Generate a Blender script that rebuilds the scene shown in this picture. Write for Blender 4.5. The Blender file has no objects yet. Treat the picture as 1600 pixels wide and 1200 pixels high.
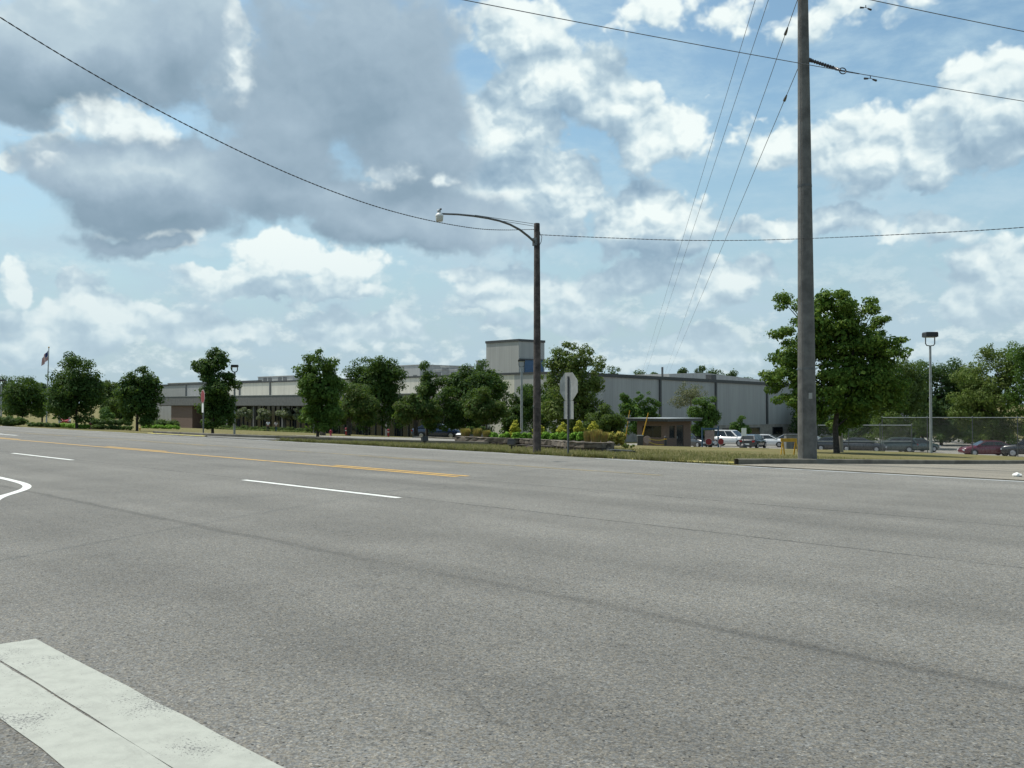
import bpy, bmesh, math, random
import numpy as np
from mathutils import Vector, Matrix

# ---------------------------------------------------------------- camera, sky, sun
S = bpy.context.scene
COL = S.collection
R = math.radians
F = 1570.0                    # focal length in photo pixels (1600 wide)
CAMZ = 1.4
HOR = 631.0                   # horizon row in the photo
cam_d = bpy.data.cameras.new("camera")
cam = bpy.data.objects.new("camera", cam_d); COL.objects.link(cam)
cam_d.sensor_width = 36.0
cam_d.lens = F / 1600 * 36.0
cam_d.clip_start = 0.05; cam_d.clip_end = 9000
cam.location = (0, 0, CAMZ)
cam.rotation_euler = (R(90) + math.atan((HOR - 600) / F), 0, 0)
S.camera = cam

SUN = Vector((-0.90 * math.cos(R(62)), 0.436 * math.cos(R(62)), math.sin(R(62)))).normalized()
sl = bpy.data.lights.new("sun", 'SUN'); sl.energy = 4.0; sl.angle = R(0.53); sl.color = (1.0, 0.955, 0.88)
so = bpy.data.objects.new("sun", sl); COL.objects.link(so)
so.rotation_euler = (-SUN).to_track_quat('-Z', 'Y').to_euler()
so.location = (0, 0, 60)
S.view_settings.view_transform = 'Standard'; S.view_settings.look = 'None'
S.view_settings.gamma = 1.0; S.view_settings.use_curve_mapping = False
S.view_settings.exposure = 0.25


class NT:
    """small helper for writing node trees"""
    def __init__(s, tree): s.t = tree; s.n = tree.nodes; s.l = tree.links
    def node(s, kind, **kw):
        n = s.n.new(kind)
        for k, v in kw.items(): setattr(n, k, v)
        return n
    def put(s, sock, v):
        if isinstance(v, bpy.types.NodeSocket): s.l.new(v, sock)
        elif v is not None: sock.default_value = v
    def m(s, op, a, b=None, c=None, clamp=False):
        n = s.node('ShaderNodeMath', operation=op, use_clamp=clamp)
        for i, v in enumerate((a, b, c)):
            if v is not None: s.put(n.inputs[i], v)
        return n.outputs[0]
    def vm(s, op, a, b=None, c=None, scale=None):
        n = s.node('ShaderNodeVectorMath', operation=op)
        for i, v in enumerate((a, b, c)):
            if v is not None: s.put(n.inputs[i], v)
        if scale is not None: s.put(n.inputs['Scale'], scale)
        return n.outputs['Value'] if op in ('LENGTH', 'DOT_PRODUCT', 'DISTANCE') else n.outputs[0]
    def noise(s, vec, scale, detail=4, rough=0.55, dist=0.0, col=False, dim='3D'):
        n = s.node('ShaderNodeTexNoise', noise_dimensions=dim)
        s.put(n.inputs['Vector'], vec); n.inputs['Scale'].default_value = scale
        n.inputs['Detail'].default_value = detail; n.inputs['Roughness'].default_value = rough
        n.inputs['Distortion'].default_value = dist
        return n.outputs['Color'] if col else n.outputs['Fac']
    def vor(s, vec, scale, feature='F1', detail=0.0, out='Distance', rough=0.5, dim='3D'):
        n = s.node('ShaderNodeTexVoronoi', feature=feature, voronoi_dimensions=dim)
        s.put(n.inputs['Vector'], vec); n.inputs['Scale'].default_value = scale
        if 'Detail' in n.inputs: n.inputs['Detail'].default_value = detail; n.inputs['Roughness'].default_value = rough
        return n.outputs[out]
    def step(s, v, lo, hi, a=0.0, b=1.0, smooth=True):
        n = s.node('ShaderNodeMapRange', interpolation_type='SMOOTHSTEP' if smooth else 'LINEAR')
        s.put(n.inputs['Value'], v)
        for i, x in zip((1, 2, 3, 4), (lo, hi, a, b)): s.put(n.inputs[i], x)
        return n.outputs[0]
    def mix(s, f, a, b, blend='MIX'):
        n = s.node('ShaderNodeMix', data_type='RGBA', blend_type=blend)
        s.put(n.inputs[0], f)
        for sock, v in ((n.inputs[6], a), (n.inputs[7], b)):
            s.put(sock, v if isinstance(v, bpy.types.NodeSocket) else (*v, 1.0)[:4])
        return n.outputs[2]
    def xyz(s, v):
        n = s.node('ShaderNodeSeparateXYZ'); s.put(n.inputs[0], v); return n.outputs
    def comb(s, x, y, z=0.0):
        n = s.node('ShaderNodeCombineXYZ')
        for i, v in enumerate((x, y, z)): s.put(n.inputs[i], v)
        return n.outputs[0]
    def ramp(s, f, stops):
        n = s.node('ShaderNodeValToRGB'); s.put(n.inputs[0], f)
        e = n.color_ramp.elements
        while len(e) < len(stops): e.new(0.5)
        for k, (p, c) in zip(e, stops):
            k.position = p; k.color = (*c, 1.0)[:4]
        return n.outputs[0]


def azel(px, py):
    """photo pixel to compass angle / elevation of the sky"""
    az = math.atan((px - 800) / F)
    return az, math.atan((HOR - py) / F * math.cos(az))


# clouds: (x, y, rx, ry, weight) of the banks seen in the photograph, turned into compass angle and elevation
WHITE = [(365, 70, 45, 120, 1.0), (190, 195, 85, 50, 1.0), (95, 245, 70, 40, .8), (800, 195, 80, 80, 1.5), (790, 300, 130, 115, 1.2),
         (880, 290, 100, 65, 1.1), (1010, 345, 135, 80, 1.5), (870, 350, 60, 40, .8), (870, 110, 120, 75, 1.1), (1020, 215, 110, 55, 1.2), (940, 165, 110, 65, 1.1),
         (800, 40, 80, 70, .9), (1000, 10, 140, 40, .6), (1130, 20, 120, 38, .6), (1340, 15, 120, 40, .5),
         (1410, 225, 260, 80, .9), (1560, 140, 110, 75, .9), (1200, 225, 70, 45, .9), (1330, 350, 260, 26, .8),
         (1110, 450, 100, 50, 1.0), (1190, 430, 50, 35, .9), (1560, 430, 90, 75, 1.0), (1500, 480, 60, 35, .7),
         (440, 400, 110, 38, 1.1), (500, 420, 150, 35, 1.0), (320, 430, 90, 25, .9), (470, 458, 190, 18, .8), (15, 430, 40, 40, 1.0), (140, 445, 45, 25, .8),
         (10, 265, 30, 18, .8), (725, 430, 60, 28, 1.0), (800, 450, 130, 38, 1.0), (780, 475, 130, 18, .8), (600, 267, 42, 17, 1.0), (690, 278, 34, 13, .9),
         (170, 500, 190, 50, 1.0), (330, 520, 160, 40, .9), (560, 520, 180, 35, .8), (60, 540, 120, 40, .8), (240, 375, 120, 28, .7), (900, 500, 140, 35, .8), (1100, 540, 100, 30, .8), (950, 440, 110, 50, .8)]
EDGE = [(378, 70, 20, 75, 1.0), (192, 192, 66, 42, 1.1), (150, 175, 60, 30, .8), (602, 267, 44, 22, 1.4), (690, 278, 32, 16, 1.3), (62, 244, 34, 24, .8), (372, 128, 22, 22, .8)]
DARK = [(430, 250, 130, 90, .8), (110, 70, 290, 92, 1.3), (300, 40, 100, 100, 1.0), (560, 90, 205, 190, .95), (640, 220, 135, 150, .9), (450, 200, 120, 110, .8), (250, 275, 230, 62, 1.2), (120, 270, 95, 55, .9), (640, 345, 190, 58, 1.25),
        (480, 300, 180, 55, 1.0), (250, 335, 150, 45, .9), (760, 365, 110, 40, .9), (200, 380, 110, 22, .7), (20, 165, 80, 35, .7)]

W = bpy.data.worlds.new("World"); S.world = W; W.use_nodes = True
g = NT(W.node_tree); g.n.clear()
geo = g.node('ShaderNodeTexCoord')
d = g.vm('NORMALIZE', geo.outputs['Generated'])
dx, dy, dz = g.xyz(d)[:3]
az = g.m('ARCTAN2', dx, dy); el = g.m('ARCSINE', dz)
p0 = g.comb(az, el, 0.0)
wob = g.vm('SUBTRACT', g.noise(p0, 9.0, 5, .6, col=True, dim='2D'), (.5, .5, .5))
wob = g.vm('MULTIPLY', wob, (.085, .06, 0))
EPS = (0.005, 0.011, 0.0)


def bank(blobs, pos):
    acc = -1.0
    for (x, y, rx, ry, wgt) in blobs:
        a, e = azel(x, y)
        sx, sy = F / rx, F / ry
        ln = g.vm('LENGTH', g.vm('MULTIPLY_ADD', pos, (sx, sy, 0), (-a * sx, -e * sy, 0)))
        v = g.m('MULTIPLY_ADD', ln, -wgt, wgt)
        acc = g.m('MAXIMUM', v, acc) if isinstance(acc, float) else g.m('SMOOTH_MAX', v, acc, 0.25)
    return g.m('MAXIMUM', acc, -1.2)


def relief(pos):
    q = g.vm('MULTIPLY', pos, (1.0, 1.25, 1.0))
    a = g.noise(q, 9.0, 8, .56, .2, dim='2D')
    b = g.vor(g.vm('MULTIPLY_ADD', g.noise(q, 40.0, 2, .5, col=True, dim='2D'), (.022, .022, 0), q), 21.0, 'SMOOTH_F1', 3.0, dim='2D')
    c = g.m('MULTIPLY_ADD', a, 1.5, -.75)
    return g.m('MULTIPLY_ADD', b, -1.35, g.m('ADD', c, 0.50))


p1 = g.vm('ADD', p0, wob)
p2 = g.vm('ADD', p1, (0.006, 0.042, 0.0))
rel1 = relief(p0); rel2 = relief(g.vm('ADD', p0, (0.004, 0.009, 0.0)))
# free-drawn field elsewhere in the sky, fading out inside the drawn part
lw1 = bank(WHITE, p1); lw2 = bank(WHITE, p2)
ld1 = bank(DARK, p1); ld2 = bank(DARK, p2)
away = g.step(g.m('ABSOLUTE', az), 0.50, 0.75)
high = g.step(el, 0.40, 0.6)
away = g.m('MAXIMUM', away, high)
fieldn = g.m('MULTIPLY_ADD', g.noise(p0, 2.2, 2, .5, dim='2D'), 4.0, -2.15)
lw1 = g.m('ADD', lw1, g.m('MULTIPLY', away, g.m('ADD', fieldn, 1.0)))
lw2 = g.m('ADD', lw2, g.m('MULTIPLY', away, g.m('ADD', fieldn, 1.0)))
fw1 = g.m('MULTIPLY_ADD', rel1, 0.42, g.m('ADD', lw1, .05)); fw2 = g.m('MULTIPLY_ADD', rel2, 0.42, g.m('ADD', lw2, .05))
fd1 = g.m('MULTIPLY_ADD', rel1, 0.26, g.m('ADD', ld1, .08)); fd2 = g.m('MULTIPLY_ADD', rel2, 0.26, g.m('ADD', ld2, .08))

sky = g.node('ShaderNodeTexSky', sky_type='NISHITA')
sky.sun_disc = False; sky.sun_elevation = math.asin(SUN.z); sky.sun_rotation = math.atan2(SUN.x, SUN.y)
sky.air_density = 1.0; sky.dust_density = 1.5; sky.ozone_density = 1.0; sky.altitude = 0
skc = g.mix(1.0, sky.outputs[0], (1.10, 1.29, 1.20), 'MULTIPLY')
K = 8.4
def cc(r, gg, b): return (r * K, gg * K, b * K)
# pale veil low over the horizon and thin streaks
veil = g.m('MULTIPLY', g.noise(g.vm('MULTIPLY', p0, (1, 2.6, 1)), 7.0, 7, .62, .12, dim='2D'), g.step(el, 0.0, 0.5, 1.05, .85))
c1 = g.mix(g.step(veil, .32, .72, 0.0, .80), skc, cc(.54, .72, .82))
low = g.step(el, 0.0, 0.30, .86, 0.0)
c1 = g.mix(low, c1, cc(.44, .585, .685))
# small far cumulus in the low sky
lowc = g.m('MULTIPLY_ADD', g.noise(g.vm('MULTIPLY', p0, (1, 1.75, 1)), 21.0, 7, .60, dim='2D'), 2.4, -1.2)
lsh = g.m('SUBTRACT', lowc, g.m('MULTIPLY_ADD', g.noise(g.vm('MULTIPLY', g.vm('ADD', p0, (.003, .009, 0)), (1, 1.75, 1)), 21.0, 7, .60, dim='2D'), 2.4, -1.2))
lband = g.m('MULTIPLY', g.step(el, 0.18, 0.06), g.step(lowc, -.16, .34))
c1 = g.mix(g.m('MULTIPLY', lband, .75), c1, g.mix(g.step(lsh, -.3, .4), cc(.44, .58, .66), cc(.72, .83, .85)))
# white cumulus: bright where the field falls away towards the sun, grey below
shw = g.m('MULTIPLY_ADD', g.m('SUBTRACT', lw1, lw2), .58, g.m('MULTIPLY_ADD', g.m('SUBTRACT', rel1, rel2), .62, g.m('MULTIPLY_ADD', fw1, -.10, .02)))
colw = g.ramp(g.step(shw, -.62, .62, smooth=False), [(0.0, cc(.27, .40, .52)), (.34, cc(.38, .52, .63)), (.56, cc(.52, .66, .74)), (.72, cc(.72, .84, .87)), (.92, cc(.90, .985, .97))])
farw = g.step(el, .20, .03, 0.0, .55)
colw = g.mix(farw, colw, cc(.55, .69, .755))
c2 = g.mix(g.step(fw1, -.04, .22), c1, colw)
# grey, thick banks
shd = g.m('MULTIPLY_ADD', g.m('SUBTRACT', ld1, ld2), .55, g.m('MULTIPLY_ADD', g.m('SUBTRACT', rel1, rel2), .15, g.m('MULTIPLY_ADD', fd1, -.20, -.01)))
cold = g.ramp(g.step(shd, -.7, .6, smooth=False), [(0.0, cc(.19, .29, .37)), (.33, cc(.275, .385, .48)), (.58, cc(.375, .495, .595)), (.80, cc(.50, .63, .71)), (1.0, cc(.78, .88, .89))])
c3 = g.mix(g.step(fd1, -.06, .36), c2, cold)
# sunlit rims and small puffs in front of the grey banks
fe = g.m('MULTIPLY_ADD', rel1, .55, g.m('ADD', bank(EDGE, p1), .02))
cole = g.ramp(g.step(g.m('SUBTRACT', rel1, rel2), -.35, .35), [(0.0, cc(.50, .62, .70)), (.5, cc(.68, .79, .83)), (1.0, cc(.86, .95, .95))])
c3 = g.mix(g.step(fe, -.30, .80, 0, .95), c3, cole)
# ground side of the world stays dull
c4 = g.mix(g.step(dz, -.02, -.001), cc(.10, .11, .09), c3)
bg = g.node('ShaderNodeBackground'); g.put(bg.inputs[0], c4); bg.inputs[1].default_value = 0.10
wo = g.node('ShaderNodeOutputWorld'); g.l.new(bg.outputs[0], wo.inputs[0])
try:
    W.cycles.sampling_method = 'MANUAL'; W.cycles.sample_map_resolution = 512
except Exception: pass

# ---------------------------------------------------------------- helpers
random.seed(7); rng = np.random.default_rng(11)
CT, ST = math.cos(R(42.63)), math.sin(R(42.63))


def P(u, v):
    """road coordinates (u along the road to the left, v across it) to world x, y"""
    return (-ST * u + CT * v, CT * u + ST * v)


KV = [-9e3, 19.3, 21, 30, 40, 50, 60, 70, 78, 90, 105, 120]
KZ = [0, 0, -.05, -.43, -.83, -1.32, -2.0, -2.6, -3.05, -3.3, -3.6, -3.7]


def H(x, y):
    x = np.asarray(x, float); y = np.asarray(y, float)
    v = CT * x + ST * y
    z = np.zeros_like(v)
    for o in (-1.5, -.75, 0, .75, 1.5):
        z = z + np.interp(v + o, KV, KZ) / 5
    z = np.where(v < 19.4, 0, z)
    z = z + .28 * np.exp(-((x - 25) / 11) ** 2 / 2 - ((y - 53) / 7.0) ** 2 / 2)
    return z


def at(px, dist):
    """the ground under photo column px at distance dist"""
    x = (px - 800) / F * dist
    return Vector((x, dist, float(H(x, dist))))


def row(py, dist): return CAMZ + (HOR - py) / F * dist


class MB:
    """collects shapes into one mesh"""
    def __init__(s): s.v = []; s.f = []; s.mi = []; s.sm = []
    def add(s, vs, fs, mi=0, smooth=False):
        o = len(s.v); s.v += [tuple(p) for p in vs]
        for f in fs: s.f.append(tuple(i + o for i in f)); s.mi.append(mi); s.sm.append(smooth)
        return s
    def box(s, c, d, mi=0, rz=0.0, rx=0.0, ry=0.0):
        m = Matrix.Translation(c) @ Matrix.Rotation(rz, 4, 'Z') @ Matrix.Rotation(ry, 4, 'Y') @ Matrix.Rotation(rx, 4, 'X')
        h = [x / 2 for x in d]
        vs = [m @ Vector((a * h[0], b * h[1], e * h[2])) for a in (-1, 1) for b in (-1, 1) for e in (-1, 1)]
        return s.add(vs, [(0, 1, 3, 2), (4, 6, 7, 5), (0, 4, 5, 1), (2, 3, 7, 6), (0, 2, 6, 4), (1, 5, 7, 3)], mi)
    def tube(s, pts, rad, n=8, mi=0, caps=True, smooth=True):
        pts = [Vector(p) for p in pts]
        rad = list(rad) if hasattr(rad, '__len__') else [rad] * len(pts)
        vs, fs = [], []
        up = None
        for i, p in enumerate(pts):
            t = (pts[min(i + 1, len(pts) - 1)] - pts[max(i - 1, 0)]).normalized()
            if up is None: up = Vector((0, 0, 1)) if abs(t.z) < .9 else Vector((1, 0, 0))
            a = t.cross(up).normalized(); b = a.cross(t).normalized(); up = b
            for k in range(n):
                q = 2 * math.pi * k / n
                vs.append(p + (a * math.cos(q) + b * math.sin(q)) * rad[i])
        for i in range(len(pts) - 1):
            for k in range(n):
                fs.append((i * n + k, i * n + (k + 1) % n, (i + 1) * n + (k + 1) % n, (i + 1) * n + k))
        s.add(vs, fs, mi, smooth)
        if caps: s.add(vs[:n], [tuple(range(n - 1, -1, -1))], mi); s.add(vs[-n:], [tuple(range(n))], mi)
        return s
    def lathe(s, prof, n=16, mi=0, c=(0, 0, 0), smooth=True):
        return s.tube([(c[0], c[1], c[2] + z) for r, z in prof], [max(r, .0005) for r, z in prof], n, mi, True, smooth)
    def prism(s, poly, a, b, axis='Y', mi=0):
        """polygon in two axes pushed along the third"""
        n = len(poly)
        def pt(p, q):
            return {'Y': (p[0], q, p[1]), 'X': (q, p[0], p[1]), 'Z': (p[0], p[1], q)}[axis]
        vs = [pt(p, a) for p in poly] + [pt(p, b) for p in poly]
        fs = [tuple(range(n)), tuple(range(2 * n - 1, n - 1, -1))] + [(i, i + n, (i + 1) % n + n, (i + 1) % n) for i in range(n)]
        return s.add(vs, fs, mi)
    def build(s, name, mats, parent=None, loc=None, rz=None, smooth=False, fix=True):
        me = bpy.data.meshes.new(name)
        me.from_pydata(s.v, [], s.f)
        mats = mats if isinstance(mats, (list, tuple)) else [mats]
        for m in mats: me.materials.append(m)
        me.polygons.foreach_set('material_index', s.mi)
        me.polygons.foreach_set('use_smooth', [bool(x or smooth) for x in s.sm])
        if fix:
            bm = bmesh.new(); bm.from_mesh(me); bmesh.ops.recalc_face_normals(bm, faces=bm.faces); bm.to_mesh(me); bm.free()
        me.update()
        o = bpy.data.objects.new(name, me); COL.objects.link(o)
        if parent is not None: o.parent = parent
        if loc is not None: o.location = loc
        if rz is not None: o.rotation_euler.z = rz
        return o


def quads(name, V, mat, parent=None, tri=False):
    """one mesh of many separate small faces: V is (n, 4, 3) or (n, 3, 3)"""
    n, k = V.shape[0], V.shape[1]
    me = bpy.data.meshes.new(name)
    me.vertices.add(n * k); me.vertices.foreach_set('co', V.reshape(-1).astype(np.float32))
    me.loops.add(n * k); me.loops.foreach_set('vertex_index', np.arange(n * k, dtype=np.int32))
    me.polygons.add(n); me.polygons.foreach_set('loop_start', np.arange(0, n * k, k, dtype=np.int32))
    try: me.polygons.foreach_set('loop_total', np.full(n, k, dtype=np.int32))
    except Exception: pass
    me.update(calc_edges=True); me.validate()
    me.materials.append(mat)
    o = bpy.data.objects.new(name, me); COL.objects.link(o)
    if parent is not None: o.parent = parent
    return o


def tag(o, label=None, cat=None, group=None, kind=None):
    for k, v in (('label', label), ('category', cat), ('group', group), ('kind', kind)):
        if v: o[k] = v
    return o


def thing(name, label, cat, loc=(0, 0, 0), rz=0.0, group=None):
    o = bpy.data.objects.new(name, None); COL.objects.link(o)
    o.location = loc; o.rotation_euler.z = rz; o.empty_display_size = .3
    return tag(o, label, cat, group)


def copy_tree(o, parent=None):
    c = o.copy(); COL.objects.link(c)
    if parent is not None: c.parent = parent
    for ch in list(o.children): copy_tree(ch, c)
    return c


# ---------------------------------------------------------------- materials
def mat(name, col, rough=.6, metal=0.0, vary=0.12, scale=6.0, bump=0.0, spec=.5, coat=0.0, col2=None, trans=0.0):
    m = bpy.data.materials.new(name); m.use_nodes = True
    t = NT(m.node_tree); b = t.n['Principled BSDF']
    pos = t.node('ShaderNodeTexCoord').outputs['Object']
    nz = t.noise(pos, scale, 5, .6)
    c2 = col2 or tuple(max(0, c * (1 - 2.2 * vary)) for c in col)
    c1 = col if col2 else tuple(c * (1 + vary) for c in col)
    t.put(b.inputs['Base Color'], t.mix(t.step(nz, .3, .7), c1, c2))
    t.put(b.inputs['Roughness'], t.m('MULTIPLY_ADD', nz, .2, rough - .1))
    b.inputs['Metallic'].default_value = metal
    b.inputs['Specular IOR Level'].default_value = spec
    b.inputs['Coat Weight'].default_value = coat
    if bump:
        bn = t.node('ShaderNodeBump'); bn.inputs['Strength'].default_value = bump; bn.inputs['Distance'].default_value = .02
        t.put(bn.inputs['Height'], t.noise(pos, scale * 4, 5, .6)); t.l.new(bn.outputs[0], b.inputs['Normal'])
    return m


def leaf_mat(name, a, b_, c, trans=.33):
    """foliage: three greens dealt leaf by leaf"""
    m = bpy.data.materials.new(name); m.use_nodes = True
    t = NT(m.node_tree); b = t.n['Principled BSDF']
    ge = t.node('ShaderNodeNewGeometry')
    col = t.ramp(ge.outputs['Random Per Island'], [(0.0, a), (.5, b_), (1.0, c)])
    t.put(b.inputs['Base Color'], col); b.inputs['Roughness'].default_value = .65
    b.inputs['Specular IOR Level'].default_value = .16
    tr = t.node('ShaderNodeBsdfTranslucent'); t.put(tr.inputs[0], t.mix(.55, col, (.17, .27, .03)))
    mx = t.node('ShaderNodeMixShader'); mx.inputs[0].default_value = trans
    t.l.new(b.outputs[0], mx.inputs[1]); t.l.new(tr.outputs[0], mx.inputs[2])
    t.l.new(mx.outputs[0], t.n['Material Output'].inputs[0])
    return m


M = {}
M['leaf_dark'] = leaf_mat('dark maple leaves', (.020, .050, .012), (.034, .075, .016), (.062, .112, .024))
M['leaf_mid'] = leaf_mat('mid green leaves', (.034, .078, .014), (.058, .118, .020), (.10, .165, .032))
M['leaf_maple'] = leaf_mat('maple leaves', (.036, .085, .012), (.075, .14, .020), (.16, .225, .038))
M['leaf_light'] = leaf_mat('light yellowish leaves', (.060, .098, .020), (.095, .140, .030), (.16, .19, .055))
M['leaf_bright'] = leaf_mat('bright green leaves', (.035, .085, .018), (.055, .12, .022), (.085, .15, .03))
M['leaf_pale'] = leaf_mat('thin pale leaves', (.11, .115, .06), (.14, .14, .075), (.17, .165, .085), .2)
M['leaf_crape'] = leaf_mat('reddish green leaves', (.032, .070, .014), (.052, .098, .020), (.105, .115, .035))
M['leaf_far'] = leaf_mat('far woodland leaves', (.028, .062, .024), (.042, .082, .028), (.062, .105, .034))
M['leaf_olive'] = leaf_mat('olive woodland leaves', (.042, .075, .018), (.065, .105, .024), (.098, .13, .034))
M['leaf_hedge'] = leaf_mat('hedge leaves', (.03, .06, .016), (.055, .10, .025), (.09, .14, .035))
M['leaf_cone'] = leaf_mat('golden conifer leaves', (.36, .37, .04), (.52, .46, .05), (.22, .28, .035))
M['leaf_gold'] = leaf_mat('golden shrub leaves', (.46, .33, .07), (.36, .32, .07), (.24, .28, .05))
M['leaf_lime'] = leaf_mat('lime bedding leaves', (.15, .31, .03), (.24, .42, .05), (.09, .20, .025))
M['leaf_rust'] = leaf_mat('rusty ornamental grass', (.46, .27, .11), (.36, .26, .09), (.26, .27, .07))
M['leaf_strip'] = leaf_mat('yellow green ground cover', (.15, .19, .05), (.19, .22, .07), (.11, .16, .04))
M['blossom'] = leaf_mat('pale blossoming leaves', (.10, .14, .06), (.30, .30, .22), (.07, .11, .04))
M['bark'] = mat('bark', (.055, .045, .036), .9, vary=.3, scale=9, bump=.5)
M['bark_pale'] = mat('pale bark', (.13, .115, .095), .9, vary=.25, scale=9, bump=.5)
M['concrete_pole'] = mat('weathered concrete pole', (.125, .122, .112), .85, vary=.16, scale=3.5, bump=.25)
M['wood_pole'] = mat('creosoted wood pole', (.075, .060, .052), .85, vary=.3, scale=5, bump=.4)
M['galv'] = mat('galvanised steel', (.33, .345, .345), .5, .35, vary=.1, scale=5)
M['galv_dark'] = mat('dull dark steel', (.12, .125, .125), .55, .4, vary=.12, scale=5)
M['alu'] = mat('bare aluminium sign back', (.34, .34, .315), .48, .25, vary=.10, scale=4)
M['lamp_black'] = mat('dark lamp housing', (.018, .018, .018), .5)
M['lamp_glass'] = mat('pale lamp refractor', (.55, .54, .47), .35, vary=.06)
M['cable'] = mat('black cable', (.05, .05, .052), .6)
M['wire'] = mat('grey conductor', (.14, .145, .15), .5, .5)
M['insul'] = mat('dark insulator', (.035, .033, .036), .35)
M['red_sign'] = mat('red sign face', (.26, .016, .022), .4, vary=.08)
M['white_paint'] = mat('white paint', (.74, .74, .70), .45, vary=.05)
M['wall_cream'] = None
M['brick'] = mat('brown brick', (.165, .112, .088), .85, vary=.18, scale=14, bump=.2)
M['trim'] = mat('dark trim', (.045, .047, .047), .5)
M['fascia'] = mat('grey fascia', (.135, .135, .13), .75, vary=.08, scale=2)
M['glass'] = mat('dark window glass', (.012, .015, .017), .08, vary=.1, spec=.6)
M['roof_grey'] = mat('grey roof', (.34, .34, .33), .8, vary=.08, scale=.6)
M['unit'] = mat('rooftop unit casing', (.36, .36, .34), .55, .1, vary=.08, scale=1.5)
M['louvre'] = mat('dark louvre', (.10, .105, .105), .6)
M['blue_panel'] = mat('blue sheet', (.04, .095, .18), .5, vary=.1)
M['stone'] = mat('stacked brown stone', (.056, .043, .033), .9, vary=.35, scale=3.2, bump=.6)
M['stone_cap'] = mat('paler stone coping', (.145, .12, .095), .9, vary=.25, scale=3)
M['soil'] = mat('mulch', (.06, .045, .034), .95, vary=.3, scale=10)
M['kerb'] = mat('old concrete kerb', (.17, .155, .125), .9, vary=.2, scale=1.2, bump=.2)
M['kerb_yellow'] = mat('worn yellow kerb paint', (.60, .50, .11), .75, vary=.15, scale=5, col2=(.40, .36, .20))
M['yellow'] = mat('yellow enamel', (.48, .27, .012), .5, vary=.1)
M['blue_steel'] = mat('blue painted steel', (.035, .085, .15), .5)
M['cab_grey'] = mat('grey cabinet', (.16, .165, .165), .6)
M['tyre'] = mat('tyre rubber', (.018, .018, .018), .85)
M['rim'] = mat('alloy rim', (.42, .42, .43), .35, .7)
M['headlight'] = mat('headlamp glass', (.65, .67, .68), .15)
M['taillight'] = mat('tail lamp', (.34, .012, .012), .25)
for nm, c in (('maroon', (.11, .008, .020)), ('white', (.70, .70, .69)), ('silver', (.38, .39, .40)), ('charcoal', (.03, .032, .035)), ('black', (.014, .014, .016)),
              ('greenish', (.05, .075, .068)), ('red', (.30, .010, .012)), ('blue', (.012, .03, .08)), ('tan', (.25, .23, .19))):
    M['car_' + nm] = mat(nm + ' car paint', c, .28, .0, vary=.03, coat=.8)


def siding(name, c1, period, seam=.82):
    """ribbed metal cladding: fine vertical ribs, faint panel differences and streaks"""
    m = bpy.data.materials.new(name); m.use_nodes = True
    t = NT(m.node_tree); b = t.n['Principled BSDF']
    pos = t.node('ShaderNodeTexCoord').outputs['Object']
    x, y, z = t.xyz(pos)[:3]
    w = t.m('ADD', x, y)
    rib = t.m('PINGPONG', w, period / 2)
    ribm = t.step(rib, 0, period * .12, seam, 1.0)
    pan = t.node('ShaderNodeTexWhiteNoise', noise_dimensions='1D'); t.put(pan.inputs['W'], t.m('FLOOR', t.m('DIVIDE', w, period * 4)))
    tone = t.m('MULTIPLY_ADD', pan.outputs['Value'], .07, .96)
    st = t.noise(t.vm('MULTIPLY', pos, (1.3, 1.3, .10)), 1.0, 5, .6)
    tone = t.m('MULTIPLY', tone, t.step(st, .3, .75, 1.04, .86))
    tone = t.m('MULTIPLY', tone, ribm)
    t.put(b.inputs['Base Color'], t.vm('SCALE', c1, scale=tone))
    b.inputs['Roughness'].default_value = .6
    return m


M['wall_cream'] = siding('cream ribbed cladding', (.57, .54, .45), .45, .90)
M['wall_grey'] = siding('grey ribbed cladding', (.335, .335, .32), .45, .90)
M['wall_base'] = mat('pale block base', (.30, .27, .23), .9, vary=.12, scale=1.5)


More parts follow.
